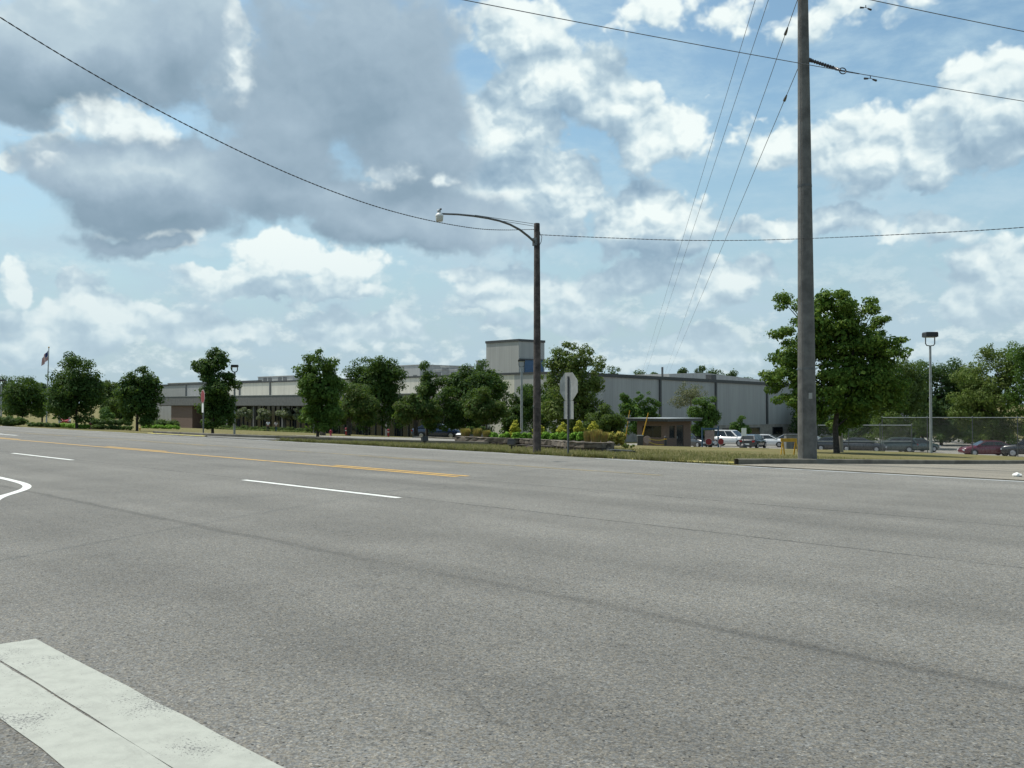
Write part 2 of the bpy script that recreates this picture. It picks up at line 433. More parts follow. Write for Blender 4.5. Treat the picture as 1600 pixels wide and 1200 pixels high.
def asphalt(name, base, drive=False):
    m = bpy.data.materials.new(name); m.use_nodes = True
    t = NT(m.node_tree); b = t.n['Principled BSDF']
    mp = t.node('ShaderNodeMapping'); mp.inputs['Rotation'].default_value = (0, 0, R(90 - 42.63))
    t.put(mp.inputs[0], t.node('ShaderNodeTexCoord').outputs['Object'])
    pos = mp.outputs[0]                                    # x runs along the road, y across it
    x, v, _ = t.xyz(pos)[:3]
    # stones: two sizes of aggregate
    cell = t.vor(pos, 92.0, 'F1', 0, 'Color', dim='2D'); cs = t.xyz(cell)[0]
    fine = t.noise(pos, 160.0, 3, .7, dim='2D')
    mid = t.noise(pos, 26.0, 4, .65, dim='2D')
    big = t.noise(pos, .55, 5, .6, dim='2D')
    strk = t.noise(t.vm('MULTIPLY', pos, (.05, 1.1, 1)), 1.0, 4, .55, dim='2D')
    tone = t.m('MULTIPLY', t.step(cs, 0, 1, .61, 1.39, smooth=False), t.step(fine, .25, .75, .80, 1.20))
    tone = t.m('MULTIPLY', tone, t.step(mid, .3, .7, .91, 1.09))
    tone = t.m('MULTIPLY', tone, t.step(big, .25, .75, .90, 1.10))
    tone = t.m('MULTIPLY', tone, t.step(strk, .25, .75, .90, 1.10))
    light = t.m('GREATER_THAN', cs, .985)
    tone = t.m('ADD', tone, t.m('MULTIPLY', light, .45))
    pit = t.m('GREATER_THAN', .018, cs)
    tone = t.m('MULTIPLY', tone, t.m('MULTIPLY_ADD', pit, -.6, 1.0))
    col = (base[0], base[1], base[2])
    if not drive:
        wob = t.m('MULTIPLY_ADD', t.noise(t.vm('MULTIPLY', pos, (1, .3, 1)), .45, 5, .6, dim='2D'), 1.1, -.55)
        vv = t.m('MULTIPLY_ADD', wob, .16, v)
        # side-street apron laid separately: rougher and darker up to the joint
        tone = t.m('MULTIPLY', tone, t.step(vv, 5.1, 5.5, .86, 1.0))
        tone = t.m('MULTIPLY', tone, t.step(vv, 1.5, 4.2, 1.10, 1.0))
        jag = t.m('MULTIPLY_ADD', t.noise(pos, 5.0, 5, .75, dim='2D'), .30, -.15)
        for v0, w_, dk, wv in ((5.2, .075, .74, .16), (9.05, .024, .34, .10), (12.05, .024, .36, .07), (15.7, .03, .8, .05)):
            dd = t.m('ABSOLUTE', t.m('SUBTRACT', t.m('ADD', t.m('MULTIPLY_ADD', wob, wv, v), t.m('MULTIPLY', jag, .35)), v0))
            brk = t.step(t.noise(pos, .9, 4, .6, dim='2D'), .30, .55, .35, 1.0)
            tone = t.m('MULTIPLY', tone, t.m('SUBTRACT', 1.0, t.m('MULTIPLY', brk, t.step(dd, w_ * .25, w_ * 1.3, 1 - dk, 0.0))))
        # tyre-polished paths and the oily strip down the middle of each lane
        for vc, hw_, am in ((7.15, .55, .94), (10.6, .55, .93), (17.3, .6, .95), (6.25, .35, 1.05), (8.05, .35, 1.05), (9.75, .35, 1.05), (11.45, .35, 1.05), (3.6, .5, .95)):
            dd = t.m('ABSOLUTE', t.m('SUBTRACT', t.m('MULTIPLY_ADD', wob, .25, v), vc))
            tone = t.m('MULTIPLY', tone, t.step(dd, 0.0, hw_, am, 1.0))
        # fine shrinkage cracks and a few drips
        ck = t.vor(t.vm('MULTIPLY_ADD', t.noise(pos, 1.1, 4, .6, col=True, dim='2D'), (1.2, 1.2, 0), pos), .33, 'DISTANCE_TO_EDGE', dim='2D')
        cm = t.m('MULTIPLY', t.step(ck, .002, .008, 1.0, 0.0), t.step(t.noise(pos, .16, 3, .5, dim='2D'), .52, .62))
        tone = t.m('MULTIPLY', tone, t.m('MULTIPLY_ADD', cm, -.20, 1.0))
        dr = t.vor(pos, 1.3, 'F1', 0, dim='2D'); drm = t.m('MULTIPLY', t.step(dr, .02, .07, 1.0, 0.0), t.step(t.noise(pos, .7, 2, .5, dim='2D'), .55, .62))
        tone = t.m('MULTIPLY', tone, t.m('MULTIPLY_ADD', drm, -.22, 1.0))
        # polished, paler running lanes further out
        tone = t.m('MULTIPLY', tone, t.step(v, 12.5, 17.5, 1.0, 1.16))
    hue = t.xyz(cell)[1]
    tint = t.mix(t.step(hue, .25, .75), tuple(k * q for k, q in zip(col, (1.045, 1.0, .93))), tuple(k * q for k, q in zip(col, (.96, 1.0, 1.06))))
    t.put(b.inputs['Base Color'], t.vm('SCALE', tint, scale=tone))
    b.inputs['Roughness'].default_value = .82; b.inputs['Specular IOR Level'].default_value = .35
    bn = t.node('ShaderNodeBump'); bn.inputs['Strength'].default_value = .55; bn.inputs['Distance'].default_value = .006
    t.put(bn.inputs['Height'], t.m('ADD', t.vor(pos, 85.0, 'F1', 0, dim='2D'), t.m('MULTIPLY', mid, .8)))
    t.l.new(bn.outputs[0], b.inputs['Normal'])
    return m


def paint(name, col, wear=.46, under=(.10, .10, .097), dark=.8):
    """thermoplastic / paint on asphalt with worn specks"""
    m = bpy.data.materials.new(name); m.use_nodes = True
    t = NT(m.node_tree); b = t.n['Principled BSDF']
    mp = t.node('ShaderNodeMapping'); mp.inputs['Rotation'].default_value = (0, 0, R(90 - 42.63))
    t.put(mp.inputs[0], t.node('ShaderNodeTexCoord').outputs['Object'])
    pos = mp.outputs[0]
    big = t.noise(pos, 1.6, 5, .65, dim='2D'); fine = t.noise(pos, 75.0, 4, .7, dim='2D')
    lim = t.step(big, .35, .75, wear - .16, wear + .10)
    worn = t.step(t.m('SUBTRACT', fine, lim), -.05, .02, 1.0, 0.0)
    c = t.mix(t.step(t.noise(pos, 9.0, 5, .65, dim='2D'), .3, .75), col, tuple(k * dark for k in col))
    sc = t.step(t.noise(t.vm('MULTIPLY', pos, (1, 4, 1)), 3.0, 6, .7, dim='2D'), .58, .72, 0, .35)
    c = t.mix(sc, c, tuple(k * .62 for k in col))
    t.put(b.inputs['Base Color'], t.mix(worn, c, under)); b.inputs['Roughness'].default_value = .7
    bn = t.node('ShaderNodeBump'); bn.inputs['Strength'].default_value = .3; bn.inputs['Distance'].default_value = .004
    t.put(bn.inputs['Height'], fine); t.l.new(bn.outputs[0], b.inputs['Normal'])
    return m


def lawn_mat():
    m = bpy.data.materials.new('dry mown grass'); m.use_nodes = True
    t = NT(m.node_tree); b = t.n['Principled BSDF']
    pos = t.node('ShaderNodeTexCoord').outputs['Object']
    a = t.noise(pos, .22, 5, .6); f = t.noise(pos, 3.5, 6, .7); h = t.noise(pos, 22.0, 3, .7)
    c = t.ramp(a, [(.30, (.10, .115, .036)), (.48, (.165, .150, .060)), (.62, (.21, .175, .080)), (.75, (.115, .125, .042))])
    c = t.mix(t.step(f, .35, .7, 0, .6), c, (.235, .19, .098))
    c = t.mix(t.step(h, .3, .7, .35, 0), c, (.05, .065, .022))
    t.put(b.inputs['Base Color'], c); b.inputs['Roughness'].default_value = .95; b.inputs['Specular IOR Level'].default_value = .1
    bn = t.node('ShaderNodeBump'); bn.inputs['Strength'].default_value = .8; bn.inputs['Distance'].default_value = .05
    t.put(bn.inputs['Height'], h); t.l.new(bn.outputs[0], b.inputs['Normal'])
    return m


M['asphalt'] = asphalt('weathered asphalt', (.146, .141, .125))
M['drive'] = asphalt('tan worn driveway', (.215, .195, .155), True)
M['lot'] = asphalt('pale car park surface', (.22, .21, .185), True)
M['stopbar'] = paint('thick white stop bar', (.36, .37, .32), .415, dark=.84)
M['white_line'] = paint('white road paint', (.72, .73, .68), .34)
M['faded_line'] = paint('faded white road paint', (.40, .42, .41), .50, (.17, .17, .165))
M['yellow_line'] = paint('yellow road paint', (.60, .35, .06), .40)
M['faded_yellow'] = paint('faded yellow road paint', (.30, .23, .10), .52, (.16, .16, .15))
M['lawn'] = lawn_mat()

# ---------------------------------------------------------------- ground, road, markings
def axis(lo, hi, fine_lo, fine_hi, step, grow=1.18):
    a = list(np.arange(fine_lo, fine_hi + .01, step)); s_ = step
    while a[-1] < hi: s_ *= grow; a.append(a[-1] + s_)
    s_ = step
    while a[0] > lo: s_ *= grow; a.insert(0, a[0] - s_)
    return np.array(a)


xs = axis(-4000, 4000, -70, 60, 1.0); ys = axis(-800, 5500, 10, 130, 1.0)
X, Y = np.meshgrid(xs, ys)
Z = H(X, Y)
Vr = CT * X + ST * Y
far = np.clip((np.hypot(X, Y) - 500) / 1500, 0, 1)
Z = Z - np.where(Vr < 19.35, .035, 0.0)
nx, ny = len(xs), len(ys)
idx = np.arange(nx * ny).reshape(ny, nx)
me = bpy.data.meshes.new('ground')
me.from_pydata(np.stack([X, Y, Z], -1).reshape(-1, 3).tolist(), [], np.stack([idx[:-1, :-1], idx[:-1, 1:], idx[1:, 1:], idx[1:, :-1]], -1).reshape(-1, 4).tolist())
me.polygons.foreach_set('use_smooth', [True] * len(me.polygons)); me.materials.append(M['lawn'])
gr = bpy.data.objects.new('ground', me); COL.objects.link(gr); tag(gr, kind='structure')


def sheet(name, uv, material, z=0.0, kind='structure', wrap=False):
    """flat sheet from road coordinates"""
    b = MB()
    vs = [(*P(u, v), z) for u, v in uv]
    b.add(vs, [tuple(range(len(vs)))])
    o = b.build(name, material, fix=False)
    if o.data.polygons[0].normal.z < 0: o.data.flip_normals()
    return tag(o, kind=kind)


def ribbon(name, line, w, material, z):
    b = MB(); L = []
    for i, (u, v) in enumerate(line):
        a = line[max(i - 1, 0)]; c = line[min(i + 1, len(line) - 1)]
        du, dv = c[0] - a[0], c[1] - a[1]; q = math.hypot(du, dv)
        L.append(((u - dv / q * w / 2, v + du / q * w / 2), (u + dv / q * w / 2, v - du / q * w / 2)))
    vs = [(*P(*p), z) for pr in L for p in pr]
    b.add(vs, [(2 * i, 2 * i + 1, 2 * i + 3, 2 * i + 2) for i in range(len(line) - 1)])
    o = b.build(name, material, fix=False)
    if o.data.polygons[0].normal.z < 0: o.data.flip_normals()
    return tag(o, kind='structure')


edge = [(u, 19.3 + .07 * math.sin(u * .9) + .05 * math.sin(u * 2.3 + 1)) for u in np.arange(-12, 60, .5)]
road_uv = [(-500, 3), (-16, 3), (-16, -60), (34, -60), (34, 3), (900, 3), (900, 19.3)] + edge[::-1] + [(-500, 19.3)]
b = MB(); b.add([(*P(u, v), 0) for u, v in road_uv], [tuple(range(len(road_uv)))])
road = b.build('road', M['asphalt'], fix=False)
bm = bmesh.new(); bm.from_mesh(road.data); bmesh.ops.triangulate(bm, faces=bm.faces); bmesh.ops.recalc_face_normals(bm, faces=bm.faces)
if sum(f.normal.z for f in bm.faces) < 0: bmesh.ops.reverse_faces(bm, faces=bm.faces)
bm.to_mesh(road.data); bm.free(); tag(road, kind='structure')


def on(px, py):
    """road coordinates of a photo pixel lying on the flat road"""
    dd = F * CAMZ / (py - HOR); x = (px - 800) / F * dd
    return (-ST * x + CT * dd, CT * x + ST * dd)


def wob_rect(u0, u1, v0, v1, n=26, j=.006):
    top = [(u0 + (u1 - u0) * i / n, v1 + random.uniform(-j, j)) for i in range(n + 1)]
    bot = [(u1 - (u1 - u0) * i / n, v0 + random.uniform(-j, j)) for i in range(n + 1)]
    return top + bot


va = on(60, 997)[1]; ua = on(60, 997)[0]; ub = on(0, 1005)
vb = on(278, 1200)[1]; vc = on(112, 1200)[1]
sheet('stop_bar', wob_rect(-2.5, ua, vb + .006, va), M['stopbar'], .004)
sheet('stop_bar', wob_rect(-2.5, ua + .02, vc, vb - .006), M['stopbar'], .004)
for u0, u1 in ((12.15, 16.95), (25.8, 30.6), (39.6, 44.2), (53, 57.6), (66.6, 71), (80, 84.5)):
    sheet('lane_dash', wob_rect(u0, u1, 8.84, 8.97, 12, .004), M['white_line'], .004)
ys_ = on(720, 745)[1]
sheet('centre_line', wob_rect(14.9, 330, 12.24, 12.36, 200, .004), M['yellow_line'], .004)
for k in range(12):
    u0 = 14.9 + 13.7 * k
    sheet('centre_line_dash', wob_rect(u0, u0 + 4.7, 12.50, 12.62, 10, .004), M['yellow_line'], .004)
sheet('far_turn_lane_line', wob_rect(12.5, 330, 15.42, 15.54, 160, .004), M['faded_yellow'], .004)
for k in range(12):
    u0 = 18 + 13.7 * k
    sheet('far_turn_lane_dash', wob_rect(u0, u0 + 4.7, 15.18, 15.28, 8, .004), M['faded_yellow'], .004)
sheet('edge_line', wob_rect(-60, 17.5, 18.92, 19.06, 120, .008), M['faded_line'], .004)
sheet('edge_line', wob_rect(19, 330, 18.95, 19.07, 160, .008), M['faded_line'], .004)
# arrow in the centre turn lane, far to the left
sheet('turn_arrow', [(47.6, 13.95), (50.6, 13.95), (50.6, 13.70), (53.0, 14.03), (50.6, 14.36), (50.6, 14.11), (47.6, 14.11)], M['white_line'], .004)
# corner radius line of the side street
cp = [(140, 6.0), (40, 5.95), (26, 5.88), (21.5, 5.80), (19.6, 5.72), (18.5, 5.60), (17.7, 5.36), (17.05, 5.02), (16.45, 4.66), (15.7, 4.33), (14.6, 4.02), (13.6, 3.72), (12.8, 3.3), (12.2, 2.6), (11.9, 1.6), (11.8, -8)]
def smooth_line(p, n=6):
    out = []
    for i in range(len(p) - 1):
        a, b_, c, d_ = p[max(i - 1, 0)], p[i], p[i + 1], p[min(i + 2, len(p) - 1)]
        for k in range(n):
            t = k / n
            out.append(tuple(.5 * (2 * b_[j] + (c[j] - a[j]) * t + (2 * a[j] - 5 * b_[j] + 4 * c[j] - d_[j]) * t * t + (3 * b_[j] - a[j] - 3 * c[j] + d_[j]) * t ** 3) for j in (0, 1)))
    return out + [p[-1]]
ribbon('corner_line', smooth_line(cp[2:-1]), .135, M['white_line'], .004)


# entrance drive, kerbs and the pale lots behind the lawn
def drape(name, us, vs_, material, lift):
    """sheet that follows the ground, from road coordinates"""
    b = MB(); us = np.asarray(us, float); vs_ = np.asarray(vs_, float)
    pts = []
    for v in vs_:
        for u in us:
            x, y = P(u, v); pts.append((x, y, float(H(x, y)) + lift))
    n = len(us)
    b.add(pts, [(j * n + i, j * n + i + 1, (j + 1) * n + i + 1, (j + 1) * n + i) for j in range(len(vs_) - 1) for i in range(n - 1)], 0, True)
    o = b.build(name, material, fix=False)
    if o.data.polygons[0].normal.z < 0: o.data.flip_normals()
    return tag(o, kind='structure')

drape('driveway', np.arange(5.5, 13.61, .9), np.concatenate([[19.27, 19.5], np.arange(20, 78, .75)]), M['drive'], .012)
drape('parking_lot', np.arange(-70, 82, 4.0), np.concatenate([np.arange(78, 112, 2.0), [150]]), M['lot'], .035)
drape('parking_lot', np.arange(34.5, 52, 1.5), np.arange(29.0, 39, .8), M['lot'], .03)
drape('road_apron', np.arange(35.5, 47, .8), np.arange(19.2, 21.3, .4), M['asphalt'], .02)


def kerb(line, name='kerb', material=None, h=.13, w=.16):
    """kerb stones along a line of road coordinates, a real step"""
    b = MB(); L = smooth_line(line, 5); prev = None
    for i, (u, v) in enumerate(L):
        a = L[max(i - 1, 0)]; c = L[min(i + 1, len(L) - 1)]
        du, dv = c[0] - a[0], c[1] - a[1]; q = math.hypot(du, dv) or 1
        o = (-dv / q * w / 2, du / q * w / 2)
        p, r_ = P(u + o[0], v + o[1]), P(u - o[0], v - o[1])
        z = float(H(*P(u, v)))
        ring = [(*p, z - .1), (*p, z + h - .015), (p[0] * .9 + r_[0] * .1, p[1] * .9 + r_[1] * .1, z + h), (r_[0] * .9 + p[0] * .1, r_[1] * .9 + p[1] * .1, z + h), (*r_, z + h - .015), (*r_, z - .1)]
        base = len(b.v); b.v += ring
        if prev is not None:
            for k in range(5): b.f.append((prev + k, prev + k + 1, base + k + 1, base + k)); b.mi.append(0); b.sm.append(False)
        else: b.add([], []);
        prev = base
    o = b.build(name, material or M['kerb'])
    return tag(o, kind='structure')


kerb([(15.6, 19.42), (14.9, 19.45), (14.3, 19.6), (13.95, 19.95)], material=M['kerb_yellow'], h=.055, w=.13)
kerb([(13.9, 20.0), (13.72, 20.8), (13.7, 22.5), (13.75, 30), (13.8, 40), (13.8, 55), (13.8, 76)])
kerb([(18.6, 19.42), (17.4, 19.44), (16.4, 19.42)], material=M['kerb_yellow'], h=.03, w=.10)
kerb([(5.4, 19.9), (5.4, 22), (5.4, 40), (5.4, 76)], h=.12)
kerb([(46.5, 19.5), (44, 19.48), (40.5, 19.5)], material=M['kerb_yellow'], h=.05, w=.12)
kerb([(47, 20.0), (41, 20.4), (38.5, 21.2), (36, 22.6), (33.5, 25.2), (33, 27.6), (32.6, 29.5), (33.4, 38)], h=.13)
kerb([(52, 39.2), (44, 39.2), (34, 39.2)], h=.12)


# ---------------------------------------------------------------- trees and planting
def leaves(cent, rad, n, size, up=.35, flat=.75, seed=0, spread=.5):
    """n leaf faces on clumps given by centres and radii -> (n, 4, 3)"""
    r = np.random.default_rng(seed)
    w = rad ** 2; k = r.choice(len(cent), n, p=w / w.sum())
    dv = r.normal(size=(n, 3)); dv /= np.linalg.norm(dv, axis=1, keepdims=True)
    rr = rad[k] * (1 - spread * r.random(n) ** 1.5)
    stray = r.random(n) < .14; rr = np.where(stray, rr * (1 + .45 * r.random(n)), rr)
    pos = cent[k] + dv * rr[:, None] * np.array([1, 1, flat])
    nm = dv + np.array([0, 0, up]) + r.normal(size=(n, 3)) * .45
    nm /= np.linalg.norm(nm, axis=1, keepdims=True)
    a = np.cross(nm, r.normal(size=(n, 3))); a /= np.linalg.norm(a, axis=1, keepdims=True)
    b = np.cross(nm, a)
    L = size * (.6 + .8 * r.random(n))[:, None]
    a = a * L * .5; b = b * L * .32
    droop = -.18 * L * np.array([0, 0, 1])
    return np.stack([pos - a, pos + b, pos + a + droop, pos - b], 1)


def crown_clumps(lobes, seed, dens, cr):
    r = np.random.default_rng(seed); C, Rr = [], []
    for (cx, cy, cz, rx, ry, rz) in lobes:
        n = max(4, int(dens * (rx * rz) / (cr * cr)))
        dv = r.normal(size=(n, 3)); dv /= np.linalg.norm(dv, axis=1, keepdims=True)
        q = .25 + .67 * r.random(n) ** .6
        C.append(np.array([cx, cy, cz]) + dv * q[:, None] * np.array([rx, ry, rz]))
        Rr.append(cr * (.65 + .7 * r.random(n)) * min(1.25, .55 + .5 * min(rx, rz) / (2 * cr)))
    return np.concatenate(C), np.concatenate(Rr)


def tree(name, label, px, dist, lobes, leaf, n=7000, size=.17, trunk=.09, cr=.42, dens=1.5, group=None, cat='tree', bark='bark', seed=None, inner=.18, limbs=7, flat=.75, fork=.45, base_py=None, stems=1):
    n = int(n * 1.5); size *= .8; base = at(px, dist); seed = seed or int(abs(px * 7 + dist))
    r = np.random.default_rng(seed + 5)
    k = dist / F
    LB = []
    for i, (cx, cy, rx, ry) in enumerate(lobes):
        dy = 0 if i == 0 else r.uniform(-.45, .45) * lobes[0][2] * k
        LB.append(((cx - px) * k, dy, row(cy, dist) - base.z, rx * k, max(rx, ry * .6) * k, ry * k))
    t = thing(name, label, cat, base, 0, group)
    C, Rr = crown_clumps(LB, seed, dens, cr)
    keep = C[:, 2] - Rr > .05
    C, Rr = C[keep], Rr[keep]
    V = leaves(C, Rr, int(n * (1 - inner)), size, seed=seed + 1, flat=flat)
    if inner > 0:
        big = np.argsort([-l[3] * l[5] for l in LB])[:max(1, len(LB) // 2 + 1)]
        ci = np.array([LB[i][:3] for i in big]); ri = np.array([min(LB[i][3], LB[i][5]) for i in big]) * .78
        VI = leaves(ci, ri, int(n * inner * .5), size * 2.0, seed=seed + 2, spread=.95, flat=1.0)
        V = np.concatenate([V, VI])
    V = V[V[:, :, 2].min(1) > .03]
    quads('crown', V, M[leaf], t)
    b = MB()
    top = LB[0]
    hz = max(.5, top[2] - top[5] * .5)
    for s_ in range(stems):
        ox = 0 if stems == 1 else (s_ - (stems - 1) / 2) * trunk * 3
        b.tube([(ox * .4, 0, -.15), (ox * .5 + .02, 0, .06), (ox * .7 + r.uniform(-.5, .5) * trunk, 0, hz * .5), (top[0] * .5 + ox, top[1] * .4, hz), (top[0] + ox, top[1], top[2] + top[5] * .35)],
               [trunk * 1.5, trunk * 1.1, trunk * .92, trunk * .72, trunk * .25], 8)
    st = Vector((top[0] * .5, top[1] * .4, hz))
    for i in range(limbs):
        j = r.integers(len(C)); e = Vector(C[j])
        s0 = st.lerp(Vector((top[0], top[1], top[2])), r.uniform(0, .7))
        if e.z < s0.z * .8: s0 = Vector((0, 0, e.z * .75))
        md = s0.lerp(e, .5) + Vector((0, 0, .12 * (e - s0).length))
        b.tube([s0, md, e], [trunk * .42, trunk * .26, trunk * .08], 5)
    b.build('trunk', M[bark], t)
    return t


G1 = 'street trees on the roadside lawn'
tree('maple_tree', 'small round dark maple behind the low hedge at the far left, left of the flagpole', 35, 105, [(36, 645, 30, 14), (36, 622, 36, 34), (20, 630, 22, 24), (52, 628, 22, 26), (38, 600, 20, 14)], 'leaf_dark', 8000, .22, .12, .6, group=G1)
tree('maple_tree', 'largest dense dark egg-shaped maple just right of the flagpole', 120, 60, [(120, 610, 40, 50), (105, 600, 24, 36), (138, 605, 24, 40), (122, 566, 24, 20), (100, 630, 22, 26), (143, 632, 20, 26), (120, 648, 32, 16)], 'leaf_dark', 15000, .15, .085, .34, dens=1.7, group=G1)
tree('maple_tree', 'dark round-headed maple left of the brown brick office entrance', 214, 57, [(219, 618, 32, 40), (203, 603, 22, 24), (238, 604, 20, 26), (222, 584, 18, 13), (204, 636, 18, 22), (234, 640, 18, 24), (218, 654, 26, 14)], 'leaf_dark', 12000, .145, .075, .32, dens=1.6, group=G1)
tree('maple_tree', 'tall narrow dark maple behind the red octagonal sign, with sky gaps in its top', 332, 50, [(338, 615, 28, 50), (322, 570, 19, 22), (345, 562, 19, 20), (356, 590, 14, 26), (320, 596, 14, 20), (352, 642, 18, 26), (330, 645, 18, 24), (338, 660, 22, 14)], 'leaf_dark', 11000, .14, .07, .27, dens=1.25, group=G1)
tree('maple_tree', 'tall mid-green maple with a two-pronged top, right of the long office canopy', 496, 52, [(500, 610, 34, 48), (485, 560, 12, 18), (509, 562, 18, 22), (480, 590, 20, 24), (520, 594, 18, 24), (476, 600, 12, 12), (488, 645, 24, 26), (516, 640, 22, 30), (502, 661, 30, 14)], 'leaf_mid', 14000, .145, .075, .29, dens=1.35, group=G1)
G2 = 'trees in front of the factory'
tree('oak_tree', 'broad dense dark green tree left of the cream wall gap and rooftop penthouse', 572, 78, [(585, 610, 44, 52), (563, 585, 24, 26), (604, 585, 26, 26), (588, 566, 22, 14), (560, 630, 26, 30), (612, 628, 22, 34), (585, 662, 40, 16)], 'leaf_dark', 17000, .19, .13, .42, dens=1.7, group=G2)
tree('oak_tree', 'narrow pointed dark tree standing right of the cream wall gap', 667, 84, [(667, 610, 20, 36), (664, 582, 13, 16), (674, 600, 14, 22), (662, 635, 20, 30), (672, 660, 26, 16)], 'leaf_dark', 8000, .19, .11, .4, group=G2)
tree('oak_tree', 'wide dark spreading tree below the tall grey tower', 742, 84, [(742, 622, 50, 46), (718, 600, 28, 26), (765, 600, 28, 28), (740, 578, 26, 15), (705, 630, 22, 30), (782, 626, 18, 34), (700, 595, 16, 16), (735, 664, 50, 15), (700, 655, 26, 20)], 'leaf_dark', 19000, .2, .14, .45, dens=1.7, group=G2)
tree('oak_tree', 'dark tree behind the wooden street light pole, left of the yellowish maple', 848, 92, [(846, 640, 28, 40), (824, 620, 16, 26), (862, 620, 20, 30), (818, 648, 18, 26), (842, 668, 30, 14)], 'leaf_dark', 10000, .2, .12, .45, group=G2)
tree('oak_tree', 'slim dark tree between the pale lamp post and the wide spreading tree', 804, 88, [(803, 645, 18, 36), (820, 630, 14, 34), (796, 660, 18, 22), (815, 668, 24, 16)], 'leaf_dark', 7000, .2, .1, .42, group=G2)
G3 = 'low flowering trees along the car park edge'
tree('crape_myrtle', 'low reddish green tree between the two-pronged maple and the broad dark tree', 545, 68, [(552, 630, 36, 26), (528, 640, 20, 22), (575, 640, 22, 24), (548, 612, 20, 12)], 'leaf_crape', 9000, .16, .05, .36, group=G3, cat='tree', stems=3)
tree('crape_myrtle', 'low reddish green tree under the narrow pointed tree', 650, 66, [(652, 638, 34, 24), (632, 645, 18, 20), (672, 645, 18, 22), (655, 618, 18, 12)], 'leaf_crape', 8000, .16, .05, .36, group=G3, stems=3)
tree('crape_myrtle', 'low reddish green tree left of the pale square lamp post', 758, 66, [(758, 634, 32, 26), (740, 640, 18, 20), (776, 644, 16, 22), (760, 614, 18, 10)], 'leaf_crape', 8000, .16, .05, .36, group=G3, stems=3)
tree('crape_myrtle', 'low light-flecked tree between the yellowish maple and the guard house', 944, 62, [(946, 660, 30, 22), (926, 664, 16, 18), (966, 664, 14, 18), (944, 644, 16, 10)], 'leaf_olive', 7000, .15, .045, .32, group=G3, stems=3)
tree('maple_tree', 'open yellowish green maple with ragged top behind the stop sign', 893, 66, [(893, 615, 44, 42), (872, 565, 20, 20), (908, 545, 16, 18), (898, 575, 30, 28), (930, 575, 16, 20), (860, 590, 18, 20), (932, 600, 18, 22), (870, 640, 26, 26), (918, 645, 26, 26), (893, 664, 40, 18), (885, 548, 10, 14), (921, 552, 9, 12), (939, 577, 8, 7)], 'leaf_light', 15000, .17, .1, .33, dens=1.15, group=G2, inner=.22)
tree('young_tree', 'bright green young tree with upright shoots behind the guard house', 998, 98, [(998, 648, 32, 22), (985, 630, 10, 18), (1008, 622, 10, 14), (1022, 636, 9, 14), (978, 640, 12, 14), (1020, 652, 16, 12), (1000, 668, 26, 16), (975, 618, 5, 10), (996, 622, 5, 12)], 'leaf_bright', 9000, .2, .07, .34, dens=1.2)
tree('young_tree', 'thin pale half-bare tree against the grey wall above the guard house', 1080, 112, [(1078, 622, 26, 22), (1062, 628, 16, 16), (1090, 612, 20, 14), (1070, 605, 14, 10)], 'leaf_pale', 2600, .16, .06, .42, dens=1.3, inner=0, bark='bark_pale', limbs=16)
tree('oak_tree', 'dark bushy tree between the guard house and the white van', 1103, 106, [(1100, 652, 22, 28), (1090, 640, 14, 18), (1112, 645, 12, 24), (1100, 672, 20, 16)], 'leaf_mid', 8000, .22, .08, .45)
tree('young_tree', 'small pointed green tree against the pale wall base behind the cars', 1155, 128, [(1155, 668, 10, 12), (1157, 652, 5, 9), (1146, 668, 8, 7), (1163, 672, 9, 9)], 'leaf_bright', 3000, .22, .06, .4)
tree('maple_tree', 'big spreading maple behind the tall concrete pole', 1306, 45, [(1312, 600, 76, 58), (1300, 520, 56, 58), (1352, 545, 52, 50), (1290, 470, 36, 24), (1330, 478, 34, 20), (1262, 500, 30, 40), (1235, 470, 22, 13), (1358, 482, 18, 14), (1386, 545, 30, 14), (1380, 515, 24, 16), (1240, 560, 36, 30), (1222, 590, 24, 16), (1232, 620, 26, 12), (1260, 640, 44, 26), (1360, 615, 52, 48), (1375, 578, 34, 32), (1320, 660, 62, 20), (1228, 522, 24, 13), (1400, 530, 18, 7), (1212, 580, 16, 16), (1216, 605, 18, 10), (1330, 500, 40, 24), (1235, 545, 24, 18), (1248, 608, 34, 24), (1384, 500, 12, 8)], 'leaf_maple', 40000, .155, .135, .40, dens=1.25, inner=.22, limbs=16, flat=.55)
G4 = 'trees behind the chain-link fence'
tree('woodland_tree', 'olive green tree just right of the big maple, behind the fence', 1402, 112, [(1402, 625, 42, 56), (1385, 610, 24, 36), (1425, 600, 28, 40), (1400, 580, 26, 20), (1395, 665, 40, 26), (1400, 690, 46, 18)], 'leaf_olive', 15000, .28, .2, .7, group=G4)
tree('woodland_tree', 'dark green tree behind the right-hand car park lamp post', 1470, 122, [(1470, 630, 46, 56), (1450, 600, 28, 36), (1492, 605, 28, 38), (1470, 580, 26, 20), (1475, 670, 46, 26), (1470, 692, 50, 18)], 'leaf_far', 16000, .3, .2, .75, group=G4)
tree('woodland_tree', 'lighter tall ragged-topped tree above the maroon car', 1548, 108, [(1550, 620, 50, 62), (1528, 590, 26, 34), (1570, 580, 26, 34), (1560, 556, 28, 18), (1545, 548, 14, 9), (1580, 552, 16, 12), (1520, 640, 34, 34), (1560, 672, 44, 22), (1550, 690, 50, 18)], 'leaf_light', 18000, .26, .2, .62, dens=1.3, group=G4)
tree('woodland_tree', 'tall tree cut by the right edge of the picture above the dark van', 1622, 104, [(1620, 610, 50, 66), (1600, 570, 28, 36), (1590, 546, 12, 10), (1640, 560, 30, 36), (1615, 662, 44, 30), (1615, 690, 50, 18)], 'leaf_mid', 15000, .26, .2, .62, group=G4)
